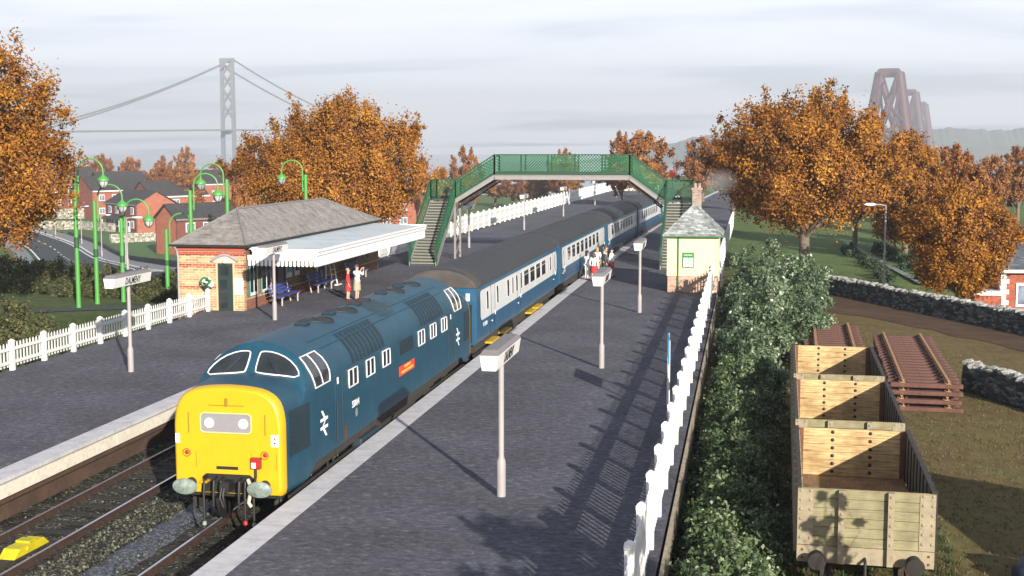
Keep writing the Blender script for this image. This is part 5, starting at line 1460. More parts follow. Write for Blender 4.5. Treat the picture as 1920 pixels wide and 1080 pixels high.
    b.bar((1.12,1.6,.62),(1.12,Lw-1.6,.45),.04,.05)
    b.build('underframe', M['under'], t)
    for y in (1.3, Lw-1.3):
        b = MB(); b.cyl((-.8,y,.46),(.8,y,.46),.07,n=10)
        for xx in (-.79,.66): b.lathe([(.02,0),(.4,0),(.46,.02),(.46,.1),(.4,.13),(.02,.13)], (xx,y,.46), 20, 'x')
        b.build('wheelset', M['under'], t, 40)
    return t
W1 = wagon((2.29, 24.0, -.98), 'front wooden wagon of the row, with leaf shadows on its pale end planks')
copy_tree(W1, 'middle wooden wagon of the row of three', (2.47, 30.3, -.98))
copy_tree(W1, 'rear wooden wagon of the row, in front of the small stack of track panels', (2.65, 36.6, -.98))

# ------------------------------------------------------------------ stacked track panels
def track_panel(loc, label, rz, L_=11.2):
    t = thing('track_panel', loc, label, 'track panel', 'rusty prefabricated track panels in stacks', rz)
    n = 19; rr = random.Random(2)
    for k in range(n):
        b = MB(); b.cbox((0, 0, .075), (2.3, .26, .15))
        for x in (-.72,.72):
            for d in (-.13,.13): b.cbox((x+d, 0, .17), (.1,.17,.06))
        b.build('sleeper', M['sl_red'], t, None, .025, (rr.uniform(-.03,.03), L_*k/(n-1), 0), rr.uniform(-.012,.012))
    for x in (-.72,.72):
        b = MB(); b.loft([[(x+px*1.2, y, .15+(pz+.16)*.72) for px, pz in RAILPROF] for y in (-.12, L_+.1)], True, True, True); b.build('rail', M['rustrail'], t)
    b = MB()
    for k in range(n):
        for x in (-.3,0,.3): b.ell((x, L_*k/(n-1), .152), (.03,.03,.012), 6, 4)
    b.build('bolt_heads', M['rust'], t)
    return t
ranks = ('bottom', 'second from the ground', 'third from the ground', 'top')
P0 = None
for (x, y, rz, nm) in ((5.95, 43.75, R(-2.6), 'large stack beside the wagons'), (3.35, 46.6, R(-2.2), 'small stack behind the last wagon')):
    for k in range(4):
        lab = 'rusty track panel, %s in the %s' % (ranks[k], nm)
        loc = (x+(.04,-.03,.02,0)[k], y+(.05,.0,.08,0)[k], -1.1+k*.268)
        if P0 is None: P0 = track_panel(loc, lab, rz)
        else: copy_tree(P0, lab, loc, rz)

# ------------------------------------------------------------------ stone walls
def stone_wall(path, h, th, label, m, cope=True, seed=1, cs=(.2,.34), name='stone_wall', z=None, cat='wall'):
    path = resample(path, .8); rr = random.Random(seed)
    t = thing(name, (path[0][0], path[0][1], hz(*path[0]) if z is None else z), label, cat)
    ox, oy, oz = t.location
    l_, r_ = offset_path(path, -th/2), offset_path(path, th/2); secs = []
    for p, q in zip(l_, r_):
        zz_ = (hz(*p) if z is None else z)-oz; hh = h+rr.uniform(-.04,.04); d = lambda: rr.uniform(-.03,.03)
        secs.append([(p[0]-ox+d(), p[1]-oy+d(), zz_-.2),(q[0]-ox+d(), q[1]-oy+d(), zz_-.2),(q[0]-ox+d(), q[1]-oy+d(), zz_+hh*.5),(q[0]-ox+d(), q[1]-oy+d(), zz_+hh),(p[0]-ox+d(), p[1]-oy+d(), zz_+hh),(p[0]-ox+d(), p[1]-oy+d(), zz_+hh*.5)])
    b = MB(); b.loft(secs, True, True, True); b.build('wall_body', m, t)
    if cope:
        fine = resample(path, .3); b = MB()
        for i in range(len(fine)-1):
            p = fine[i]; a = fine[i+1]; ang = math.atan2(a[1]-p[1], a[0]-p[0]); zz_ = (hz(*p) if z is None else z)-oz+h
            for q in range(2):
                c = Vector((p[0]-ox+rr.uniform(-.12,.12), p[1]-oy+rr.uniform(-.16,.16), zz_+rr.uniform(.0,.1)))
                n0 = len(b.v); s_ = rr.uniform(*cs)
                b.ell(c, (s_*.75, s_*.6, s_*.45), 7, 5, .7, rr)
        b.build('cope_stones', M['cope'], t)
    return t
stone_wall([(1.5,86),(4.35,80.9),(8.6,72.2),(12.96,63.2),(17,54.5),(22,44)], .95, .5, 'long dry stone wall running behind the dirt track to the right edge', M['drywall'])
stone_wall([(7.98,47.9),(9.3,44.9),(12.5,38.6),(15,33)], .95, .52, 'short dry stone wall end standing in the yard grass on the right', M['drywall'], seed=4)
stone_wall([(-101.5,194.5),(-97,199.5),(-92,205)], 1.5, .5, 'pale cobbled garden wall in front of the main brick house', M['cobble'], False, 5)
stone_wall([(-133,226),(-125,228),(-115,222)], 1.6, .5, 'pale cobbled garden wall farther up the road by the autumn tree', M['cobble'], False, 6)
stone_wall([(-150,262),(-141,266),(-132,268)], 2.2, .5, 'pale terrace retaining wall between the far left houses', M['cobble'], False, 7)
i0 = max(i for i, p in enumerate(rc) if p[1] < 88); i1 = min(i for i, p in enumerate(rc) if p[1] > 208)
hk = offset_path(rc, 7.3)[i0:i1]
stone_wall(hk, .65, .4, 'low dark kerb wall edging the pavement and lawn', M['kerbdark'], False, 8, name='low_wall')
struct(strip(offset_path(rc, 7.55)[i0:i1], offset_path(rc, 19)[i0:i1], .03), 'lawn', mat('lawn_green', (.05,.115,.022), .95, .2, .6))
# retaining wall and yard corner items
tp = thing('tarpaulin_heap', (6.12, 26.25, -1.1), 'dark blue tarpaulin heap in the bottom right corner', 'tarpaulin')
b = MB(); rr = random.Random(8); b.ell((0,0,.05),(.85,.8,.62), 14, 9, .25, rr); b.build('cover', mat('tarp_blue', (.045,.06,.1), .55, .35, 6), tp, 80)

# ------------------------------------------------------------------ houses
def house(loc, d, L_, D_, eave, ridge, label, front='house_brick', gable='house_brick', wins=(), doors=(), porch=None, roofm='slate_dk', chim=True, cat='house'):
    """local x along the facade (direction d), y into the house; the gables are at the x ends"""
    t = thing('brick_house', loc, label, cat, 'brick houses beyond the road', math.atan2(d[1], d[0]))
    b = MB(); b.box(0, L_, 0, .25, -.5, eave); fw = b.build('front_wall', M[front], t)
    b = MB(); b.box(.001, L_-.001, D_-.25, D_, -.5, eave)
    b.build('rear_wall', M[front], t)
    for x in (0, L_-.25):
        b = MB(); b.prism([(x,.251,-.5),(x,D_-.251,-.5),(x,D_-.251,eave),(x,D_/2,ridge-.08),(x,.251,eave)], (.25,0,0)); b.build('gable_wall', M[gable], t)
    rf = MB(); o_ = .3; k = (ridge-eave)/(D_/2)
    for s in (0, 1):
        ya, yb = (-o_, D_/2) if s == 0 else (D_+o_, D_/2); za, zb = eave-o_*k, ridge
        rf.add([(-o_,ya,za),(L_+o_,ya,za),(L_+o_,yb,zb),(-o_,yb,zb),(-o_,ya,za+.16),(L_+o_,ya,za+.16),(L_+o_,yb,zb+.16),(-o_,yb,zb+.16)], [(0,1,2,3),(7,6,5,4),(0,4,5,1),(1,5,6,2),(2,6,7,3),(3,7,4,0)])
    ro = rf.build('roof', M[roofm], t)
    b = MB(); b.box(-o_, L_+o_, -o_-.06, -o_+.0, eave-o_*k-.08, eave-o_*k+.18); b.build('fascia', M['white'] if front != 'house_dk' else M['lamp_top'], ro)
    if chim:
        b = MB(); b.box(L_*.7, L_*.7+.7, D_/2-.35, D_/2+.35, ridge-.4, ridge+1.0); b.build('chimney', M['house_dk'], ro)
    for (x, z, w_, h_) in wins:
        b = MB(); b.box(x, x+w_, -.06, -.002, z, z+h_); fo = b.build('window', M['white'], t)
        b = MB(); n = 2 if w_ > 1 else 1
        for j in range(n): b.box(x+.1+j*(w_-.1)/n, x+(j+1)*(w_-.1)/n, -.075, -.061, z+.12, z+h_-.12)
        b.build('pane', glh, fo)
    for (x, w_) in doors:
        b = MB(); b.box(x, x+w_, -.06, -.002, 0, 2.05); do = b.build('door', M['white'], t)
        b = MB(); b.box(x+.2, x+w_-.2, -.075, -.061, 1.1, 1.8); b.build('door_glass', M['glassd'], do)
    if porch:
        for (x0, x1) in porch:
            b = MB(); b.add([(x0,-1.3,2.35),(x1,-1.3,2.35),(x1,-.02,3.1),(x0,-.02,3.1),(x0,-1.3,2.2),(x1,-1.3,2.2),(x1,-.02,2.2),(x0,-.02,2.2)], [(0,1,2,3),(7,6,5,4),(0,4,5,1),(1,5,6,2),(2,6,7,3),(3,7,4,0)]); b.build('porch_roof', M['slate_dk'], t)
            b = MB()
            for x in (x0+.05, x1-.15): b.box(x, x+.1, -1.25, -1.15, 0, 2.2)
            b.build('porch_posts', M['white'], t)
    return t
glh = glass_mat('house_glass', (.16,.18,.24), .1)
def uplow(xs_, w_=1.3, z1=.8, z2=3.3, h_=1.35): return [(x, z, w_, h_) for x in xs_ for z in (z1, z2)]
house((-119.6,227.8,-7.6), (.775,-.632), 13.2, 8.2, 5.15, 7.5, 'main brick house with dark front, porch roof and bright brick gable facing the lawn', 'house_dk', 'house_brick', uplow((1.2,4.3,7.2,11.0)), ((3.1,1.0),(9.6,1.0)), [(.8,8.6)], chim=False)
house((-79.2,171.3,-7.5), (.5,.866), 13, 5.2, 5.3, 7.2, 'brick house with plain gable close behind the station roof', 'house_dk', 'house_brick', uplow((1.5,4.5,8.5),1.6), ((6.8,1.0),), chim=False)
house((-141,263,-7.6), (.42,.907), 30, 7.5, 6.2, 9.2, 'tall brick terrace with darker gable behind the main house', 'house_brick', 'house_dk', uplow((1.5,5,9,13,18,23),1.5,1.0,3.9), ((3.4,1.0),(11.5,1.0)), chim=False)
house((-176,300,-7.6), (.6,.8), 16, 8, 7.5, 10.6, 'pinkish far brick house at the left, half hidden by the autumn tree', 'house_dk', 'house_brick', uplow((1.5,4.5,8,12),1.5,1.0,4.2), (), chim=False)
house((-120,248,-7.6), (.5,.866), 14, 7.5, 5.6, 8.6, 'brick house between the paired lamps, its white windows facing right', 'house_brick', 'house_dk', uplow((1.5,5,9),1.8,.9,3.5), (), chim=False)
house((-137,300,-7.6), (.5,.866), 16, 8, 6.6, 9.9, 'farther brick house with dark roof above the paired lamps', 'house_brick', 'house_brick', uplow((1.5,5,9),1.8,.9,3.5), (), chim=False)
house((-70.5,232,-7.6), (.6,.8), 16, 8, 6.0, 9.0, 'brick house with pale windows beyond the left footbridge stair, behind the autumn tree', 'house_brick', 'house_brick', uplow((1.5,5,9),1.8,.9,3.5), (), chim=False)
house((-150,283,-7.6), (.7,.71), 12, 7.5, 7.2, 9.8, 'far house with dark roof just above the main house, left of the russet trees', 'house_dk', 'house_dk', uplow((1.5,5),1.8,1.4,4.5), (), chim=False)
# villa at the right edge
zv = hz(17.5, 92)
VL = thing('villa', (16.95, 90.5, zv), 'red brick villa with white quoins and blue slate roof at the right edge', 'house', rz=R(8))
MB().box(0,9,0,9,-.6,3.3).build('wall', M['villa_brick'], VL)
b = MB()
for k in range(9): b.box(-.03, .34 if k % 2 else .52, -.03, -.001, .1+k*.36, .4+k*.36); b.box(-.031, -.002, -.0, .34 if k % 2 else .52, .1+k*.36, .4+k*.36)
b.build('quoins', M['white'], VL)
e = .5; b = MB(); b.add([(-e,-e,3.2),(9+e,-e,3.2),(9+e,9+e,3.2),(-e,9+e,3.2),(4,4.5,6.2),(5,4.5,6.2),(-e,-e,3.1),(9+e,-e,3.1),(9+e,9+e,3.1),(-e,9+e,3.1)], [(0,1,5,4),(1,2,5),(2,3,4,5),(3,0,4),(6,9,8,7),(0,6,7,1),(1,7,8,2),(2,8,9,3),(3,9,6,0)])
vr = b.build('roof', M['slate_bl'], VL)
b = MB(); b.box(-e,9+e,-e-.05,-e,3.02,3.22); b.build('fascia', M['white'], vr)
for x in (1.0, 4.0):
    b = MB(); b.box(x,x+1.5,-.08,-.002,.7,2.3); o = b.build('window', M['white'], VL); b = MB(); b.box(x+.12,x+1.38,-.1,-.081,.85,2.15); b.build('pane', glh, o)
b = MB(); b.box(-1.8,-.03,-.3,2.6,-.4,1.5); by = b.build('bay', M['villa_brick'], VL); b = MB(); b.box(-1.95,-.035,-.45,2.75,1.502,1.75); b.build('bay_cornice', M['white'], by)
b = MB(); b.box(-1.83,-1.801,.2,2.1,.2,1.2); b.build('bay_window', M['white'], by)
# goods shed out of frame to the right whose roof shades the yard
zs = -1.1
GS = thing('goods_shed', (9.2, 22.6, zs), 'brick goods shed with slate gable roof beside the yard', 'shed', rz=R(-31))
MB().box(0,9,0,5,-.1,2.3).build('wall', M['hut_brick'], GS)
b = MB(); b.prism([(0,0,2.301),(0,5,2.301),(0,2.5,3.9)], (9,0,0)); b.build('gable', M['hut_brick'], GS)
b = MB()
for s in (0,1):
    ya, yb = (-.35,2.5) if s == 0 else (5.35,2.5)
    b.add([(-.3,ya,2.12),(9.3,ya,2.12),(9.3,yb,4.0),(-.3,yb,4.0),(-.3,ya,2.22),(9.3,ya,2.22),(9.3,yb,4.1),(-.3,yb,4.1)], [(0,1,2,3),(7,6,5,4),(0,4,5,1),(1,5,6,2),(2,6,7,3),(3,7,4,0)])
gr = b.build('roof', M['slate_bl'], GS)
b = MB(); b.box(3.2,5.8,-.06,-.002,0,2.05); b.build('door', M['door'], GS)

# ------------------------------------------------------------------ far bridges, hills, air
SB = thing('suspension_bridge', (-789, 1900, -20), 'grey suspension bridge tower with sloping cables, faint in the haze at the left', 'bridge')
ax = Vector((.19, 1, 0)).normalized(); nr = Vector((ax.y, -ax.x, 0))
b = MB()
def SP(u, v, z): return ax*u+nr*v+Vector((0,0,z+20))
Ht = 146
for v in (-10, 10):
    for (z0, z1, wv) in ((-20, 30, 5.0), (30, Ht, 4.4)): b.bar(SP(0,v,z0), SP(0,v*.93 if z1 == Ht else v,z1), 5.5, wv, nr)
b.build('tower_leg', M['steelfar'], SB)
b = MB(); b.bar(SP(0,-12,Ht-2), SP(0,12,Ht-2), 6, 7); b.build('portal_beam', M['steelfar'], SB)
b = MB(); b.bar(SP(0,-11,34), SP(0,11,34), 5, 6); b.build('portal_beam', M['steelfar'], SB)
b = MB()
for z0, z1 in ((55,78),(78,101),(101,124),(124,141)):
    b.bar(SP(0,-9,z0), SP(0,9,z1), 2.5, 3.6, nr); b.bar(SP(0,9,z0), SP(0,-9,z1), 2.5, 3.6, nr)
b.build('cross_bracing', M['steelfar'], SB)
for v, za in ((10, Ht), (-10, Ht-8)):
    b = MB(); ptsL = []
    for k in range(13):
        u = -560*k/12; ptsL.append(SP(u, v, za-.33*-u+ .00017*u*u))
    b.tube(ptsL, 1.25, 6); b.build('main_cable', M['steelfar'], SB)
    b = MB(); b.tube([SP(620*k/14, v, za-.30*620*k/14+.00019*(620*k/14)**2) for k in range(15)], 1.25, 6); b.build('main_cable', M['steelfar'], SB)
b = MB(); b.bar(SP(-560,0,27), SP(0,0,38), 22, 2.6); b.bar(SP(0,0,38), SP(420,0,42), 22, 2.6); b.build('deck', M['steelfar'], SB)
CBm = thing('cantilever_bridge', (165, 1600, -20), 'rust red cantilever railway bridge, its three towers fading in the haze at the right', 'bridge')
ax = Vector((.155,.988,0)).normalized(); nr = Vector((ax.y,-ax.x,0))
def CP(u, v, z): return ax*u+nr*v+Vector((0,0,z+20))
for k in range(3):
    u0 = 557*k; b = MB()
    for du in (-13, 13):
        for s in (-1, 1):
            b.tube([CP(u0+du, s*28, -20), CP(u0+du*.9, s*11, 98)], [8.0, 5.6], 10)
            b.tube([CP(u0+du, -s*25, -16), CP(u0+du, 0, 60), CP(u0+du*.9, s*10.5, 96)], [4,3.6,3.2], 8)
        b.bar(CP(u0+du*.9,-11,98), CP(u0+du*.9,11,98), 9, 9)
    for s in (-1, 1):
        b.tube([CP(u0-24, s*9.5, 98), CP(u0+24, s*9.5, 98)], 4, 8)
        b.tube([CP(u0-24, s*26, -16), CP(u0+13, s*10, 96)], 2.0, 8); b.tube([CP(u0+13, s*26, -16), CP(u0-13, s*10, 96)], 2.0, 8)
        for sg in (-1, 1):
            b.tube([CP(u0+sg*24, s*9.5, 97), CP(u0+sg*130, s*8, 52), CP(u0+sg*230, s*6, 34)], 1.1, 8)
            b.tube([CP(u0+sg*24, s*26, -10), CP(u0+sg*130, s*10, 18), CP(u0+sg*230, s*6, 26)], 1.6, 8)
            b.tube([CP(u0+sg*24, s*18, 40), CP(u0+sg*130, s*9, 52)], 1.6, 6); b.tube([CP(u0+sg*24, s*12, 80), CP(u0+sg*130, s*10, 18)], 1.6, 6)
    b.build('cantilever_tower', M['redfar'], CBm, 60)
b = MB(); b.bar(CP(-420,0,30), CP(1500,0,30), 10, 4); b.build('railway_deck', M['redfar'], CBm)
b = MB()
for u in (-420,-370,-320,-270):
    b.bar(CP(u,-4,-20), CP(u,-4,6), 7, 5); b.bar(CP(u,4,-20), CP(u,4,6), 7, 5)
b.bar(CP(-430,-6,22), CP(-230,-6,22), 1.5, 15); b.bar(CP(-430,6,22), CP(-230,6,22), 1.5, 15); b.bar(CP(-430,0,7), CP(-235,0,7), 12, 3)
b.build('approach_viaduct', mat('viaduct_grey', (.16,.2,.19), .7, .08, .05), CBm)
rr = random.Random(21)
def ridge(x0, x1, Y, hfun, name, step=7):
    b = MB(); secs = []; bump = 0
    xs_ = axis((x0, x1, step))
    ph = [rr.uniform(0, 6.28) for _ in range(8)]
    for i, x in enumerate(xs_):
        t = hfun(x)
        bump = .62*bump+rr.uniform(-2.6, 3.2)
        wob = 4*math.sin(x/60+ph[0])+3*math.sin(x/27+ph[1])+2*math.sin(x/14+ph[2])
        h = max(-19, t+ (wob+bump)*min(1, max(0, (t+19)/30)))
        secs.append([(x, Y-160, -21), (x, Y-60, -21+(h+21)*.55), (x, Y-15, h-6), (x, Y, h), (x, Y+300, -21)])
    b.loft(secs, False, flip=True)
    o = b.build(name, M['hillm'], None, None); o['kind'] = 'structure'
    return o
ridge(-560, 1900, 2950, lambda x: -21+ 62*sm(-430, -60, x)+14*sm(200,600,x)-6*sm(900,1500,x), 'hill')
hzb = MB(); hzb.box(-4300, 4300, -700, 3700, -23.5, 172)
hm = bpy.data.materials.new('air'); hm.use_nodes = True; nt_ = hm.node_tree; nt_.nodes.clear()
o_ = nt_.nodes.new('ShaderNodeOutputMaterial'); pv = nt_.nodes.new('ShaderNodeVolumePrincipled')
pv.inputs['Color'].default_value = (.92,.955,1.0,1); pv.inputs['Density'].default_value = 3.7e-4; pv.inputs['Anisotropy'].default_value = 0.25
nt_.links.new(pv.outputs[0], o_.inputs['Volume'])
hzo = hzb.build('haze', hm); hzo['kind'] = 'stuff'
# ------------------------------------------------------------------ trees
def leaf_quads(rg, cen, rad, n, size, up=.35):
    """n leaves for each cluster: centres (k,3), radii (k,3)"""
    cnt = n if hasattr(n, '__len__') else np.full(len(cen), n)
    c = np.repeat(cen, cnt, 0); r = np.repeat(rad, cnt, 0); N = len(c)
    d = rg.normal(size=(N,3)); d /= np.linalg.norm(d, axis=1)[:,None]
    rr_ = np.clip(np.abs(rg.normal(.55,.36,N)), 0, 1.55)
    p = c + d*r*rr_[:,None]
    nrm = d*.5 + rg.normal(size=(N,3))*.75 + np.array([0,0,up]); nrm /= np.linalg.norm(nrm, axis=1)[:,None]
    a = np.cross(nrm, rg.normal(size=(N,3))); a /= np.linalg.norm(a, axis=1)[:,None]
    b = np.cross(nrm, a)
    s = (size*rg.uniform(.6,1.35,N))[:,None]
    v = np.stack([p-a*s, p+b*s*.55+nrm*s*.18, p+a*s, p-b*s*.55+nrm*s*.18], 1)
    return v.reshape(-1,3), np.arange(4*N).reshape(-1,4), N
def crown_clusters(rg, rx, ry, z0, z1, k, flat=.0, lobes=7, spread=.32):
    """uneven crown: a handful of limbs' worth of boughs, each a cloud of clusters"""
    zc = (z0+z1)/2; h = (z1-z0)/2; cs, rs = [], []
    lob = []
    for i in range(lobes):
        a = 6.283*(i+rg.uniform(-.3,.3))/lobes*1.0; el = rg.uniform(-.55, 1.25)
        lob.append((math.cos(a)*math.cos(el), math.sin(a)*math.cos(el), math.sin(el), rg.uniform(.8,1.12)))
    lob.append((0.1,0,.95,1.0)); lob = np.array(lob)
    for i in range(k):
        d = rg.normal(size=3); d /= np.linalg.norm(d); d[2] = d[2]*.9+.08
        dots = lob[:,:3] @ d
        m = .7 + .34*np.max(np.where(dots > .55, (dots-.55)/.45*lob[:,3], 0)) + rg.uniform(-.06,.08)
        r_ = m*(rg.uniform(.08,1.0)**.5)
        zz_ = zc+d[2]*h*r_
        w_ = 1.0 - .42*max(0, (zz_-zc)/h)**2 - .12*max(0, -(zz_-zc)/h)
        cs.append((d[0]*rx*r_*w_, d[1]*ry*r_*w_, zz_))
        q = rg.uniform(.1,.19)*min(rx, h*1.2)*(1.15-.35*r_)
        rs.append((q, q, q*rg.uniform(.75,1.5)))
        if r_ > .82 and rg.random() < .55:    # twig sticking out of the outline
            o = np.array(cs[-1]); out = np.array((d[0]*.6, d[1]*.6, abs(d[2])+.35)); out /= np.linalg.norm(out)
            for t in (.7, 1.15, 1.6)[:rg.integers(1,4)]:
                w2 = rg.normal(0,.18,3)*q; cs.append(tuple(o+out*q*t+w2)); rs.append((-q*(.6-.15*t), q*(.6-.15*t), q*(.8-.18*t)))
    return np.array(cs), np.array(rs)
def trunk_mesh(rr, h0, r0, cen, name, nlimb=22, lean=(0,0)):
    b = MB(); top = Vector((lean[0], lean[1], h0))
    pts = [Vector((0,0,-.4)), Vector((lean[0]*.2+rr.uniform(-.05,.05), lean[1]*.2, h0*.35)), Vector((lean[0]*.6, lean[1]*.6, h0*.7)), top]
    b.tube(pts, [r0*1.35, r0, r0*.9, r0*.75], 12)
    for k in range(nlimb):
        c = Vector(cen[rr.randrange(len(cen))]); s_ = top if k % 3 else pts[2]
        mid = s_.lerp(c, .5)+Vector((rr.uniform(-.4,.4), rr.uniform(-.4,.4), rr.uniform(.0,.7)))
        r1 = r0*rr.uniform(.28,.5)
        b.tube([s_, s_.lerp(mid,.55), mid, mid.lerp(c,.55)+Vector((rr.uniform(-.2,.2),0,.1)), c], [r1, r1*.75, r1*.5, r1*.28, r1*.08], 7)
    return b
def tree(loc, label, rx, ry, z0, z1, k, n, size, seed, m='leaf', name='autumn_tree', r0=.3, group=None, lobes=7, rz=0.0, flat=0):
    rg = np.random.default_rng(seed); rr = random.Random(seed)
    t = thing(name, loc, label, 'tree', group, rz)
    cen, rad = crown_clusters(rg, rx, ry, z0, z1, k, flat, lobes)
    n = np.where(rad[:,0] < 0, int(n*.16), n); rad = np.abs(rad)
    v, f, N = leaf_quads(rg, cen, rad, n, size)
    # tint: whole clumps differ a little, leaves differ more
    ct = np.repeat(rg.normal(.5,.13,len(cen)), n); tint = np.clip(ct+rg.normal(0,.2,N), 0, 1)
    o = bpy.data.objects.new('crown', np_mesh('crown', v, f, tint, M[m])); COL.objects.link(o); setpar(o, t)
    b = trunk_mesh(rr, z0+(z1-z0)*.22, r0, cen, name); b.build('trunk', M['bark'], t, 50)
    return t
gA = 'big autumn trees around the station'
tree((-40.6, 60, -1.1), 'large autumn tree cut by the left edge of the photo, hanging over the hedge', 7.3, 5.5, .6, 15.6, 520, 290, .095, 31, group=gA, r0=.35, lobes=8)
tree((-31.6, 97, -1.3), 'wide autumn tree behind the station roof, left of the footbridge', 8.7, 5.8, .3, 12.6, 540, 280, .11, 32, group=gA, r0=.35, lobes=9)
tree((3.9, 88, -1.1), 'broad autumn tree behind the yellow hut, with its pale trunk showing', 7.1, 6.0, 1.5, 12.3, 520, 280, .105, 33, group=gA, r0=.36, lobes=9)
tree((11.75, 74.5, -1.6), 'low bushy autumn tree just behind the dry stone wall, hiding the villa', 3.8, 3.2, -.3, 7.2, 320, 240, .085, 34, group=gA, r0=.2, lobes=6)
tree((13.2, 112, -2.2), 'rounded autumn tree behind and right of the broad one, below the cantilever bridge', 4.7, 4.0, .2, 10.8, 280, 220, .115, 35, group=gA, r0=.25)
gF = 'smaller autumn trees in the distance'
protos = []
def far_tree(loc, label, w_, top, g=gF, kind=None, rz=None):
    gz = loc[2]; h = top-gz
    if kind is None: kind = len(done) % 3
    s = (w_/6.6, w_/6.6, h/9.6)
    if kind not in P_:
        r_ = [(3.5,3.3,.9,9.6,130,130,.15,41,6),(3.5,3.2,.6,9.6,130,130,.15,42,7),(3.4,3.4,1.2,9.6,130,130,.15,47,6)][kind]
        t = tree(loc, label, r_[0], r_[1], r_[2], r_[3], r_[4], r_[5], r_[6], r_[7], 'leaf2', group=g, lobes=r_[8], r0=.24); P_[kind] = t
        t.scale = s; t.rotation_euler = (0,0,rnd.uniform(0,6.28) if rz is None else rz)
    else:
        t = copy_tree(P_[kind], label, loc, rnd.uniform(0,6.28) if rz is None else rz, scale=s)
    done.append(t); return t
P_ = {}; done = []
FT = [(-13.6,170,9.4,10.6,'tall russet tree above the right half of the footbridge'),
 (-16.6,176,4.4,10.0,'narrow russet tree left of the tall one above the footbridge rail'),
 (-6.2,190,8.4,9.5,'pale russet tree between the footbridge and the broad autumn tree'),
 (-1.5,165,6,8.4,'russet tree tucked at the left shoulder of the broad autumn tree'),
 (-56.4,260,8.0,8.2,'lone russet tree left of the raised footbridge span'),
 (-61,240,4.6,6.8,'slim russet tree between the wide autumn tree and the footbridge stair'),
 (-62.5,262,5,4.6,'small pale tree just above the left landing of the footbridge'),
 (-42.2,300,8.6,7.8,'russet tree top showing above the middle of the footbridge'),
 (22.3,150,6.6,8.3,'russet tree right of the cantilever bridge towers'),
 (27.0,152,5.2,7.4,'russet tree second from the right edge'),
 (31.5,160,6.4,7.9,'russet tree at the right edge above the green field'),
 (17.3,135,4.6,6.6,'russet tree under the third cantilever tower'),
 (17.5,118,5.6,6.2,'russet tree standing in front of the field edge'),
 (20.8,128,5.0,4.6,'low russet tree at the foot of the right-hand row'),
 (-60.3,150,4.6,8.1,'upright autumn tree between the paired lamps and the wide tree'),
 (-112.4,280,8.5,8.3,'russet tree behind the paired lamps at the skyline'),
 (-136.1,300,7.4,8.2,'russet tree top rising above the row, left of the paired lamps'),
 (-174.2,330,8.4,6.6,'skyline tree at the left end of the distant row'),
 (-168.5,336,7.6,6.4,'skyline tree in the middle of the distant left row'),
 (-163,345,7.0,5.8,'skyline tree at the right end of the distant left row'),
 (-160,318,9.5,3.6,'low russet tree under the distant left row'),
 (-150,320,9.5,3.4,'low russet tree right of the far dark-roofed house'),
 (-128.6,270,9.0,4.6,'bushy russet tree right above the main brick house roof'),
 (-121.5,262,8.5,3.6,'bushy russet tree left of the house between the paired lamps'),
 (-116,258,7.5,3.0,'dark bushy tree close beside the house between the paired lamps'),
 (-139.7,330,9.4,5.0,'russet tree behind the far house above the paired lamps'),
 (-167.1,285,10.5,6.4,'russet tree beside the pinkish far house at the left'),
 (-66.0,340,10,1.4,'low autumn tree beyond the lane, left under the footbridge span'),
 (-58.3,335,11,.9,'low autumn tree beyond the lane, second under the footbridge span'),
 (-50.2,310,10,2.0,'golden autumn tree in the middle of the row under the footbridge span'),
 (-42.2,305,10.5,2.6,'golden autumn tree right of the middle under the footbridge span'),
 (-34.7,330,13,2.6,'wide autumn tree under the right part of the footbridge span'),
 (-24.5,320,12,3.2,'autumn tree at the right end under the footbridge span'),
 (9.6,118,6.4,8.6,'autumn tree filling the gap behind the street lamp'),
 (15.6,100,6.0,7.4,'autumn tree right behind the low bushy one by the wall'),
 (-88,300,9.0,3.4,'autumn tree hidden behind the wide tree, toward the pale house')]
for i, (x, y, w_, top, lab) in enumerate(FT): far_tree((x, y, hz(x, y)), lab, w_, top)
rt_ = tree((33.0, 180, -1.1), 'small red-leaved sapling with white stem in the green field', 1.2, 1.2, 1.6, 4.6, 26, 60, .16, 51, 'leafr', 'red_sapling', .1)
for o in KIDS[rt_.name]:
    if o.name.startswith('trunk'): o.data.materials[0] = M['render_w']
# trees out of frame behind the camera's right shoulder: they shade the platform end and the wagon
gS = 'trees beside the yard gate'
tree((4.6, 9.3, -1.1), 'young tree beside the platform ramp, nearest the fence', 2.3, 2.1, 2.4, 7.0, 90, 80, .13, 61, group=gS, r0=.14)
tree((4.7, 18.75, -1.1), 'slender large-leaved sapling growing beside the front wagon', .5, .6, 2.0, 4.2, 26, 18, .1, 62, group=gS, r0=.035)

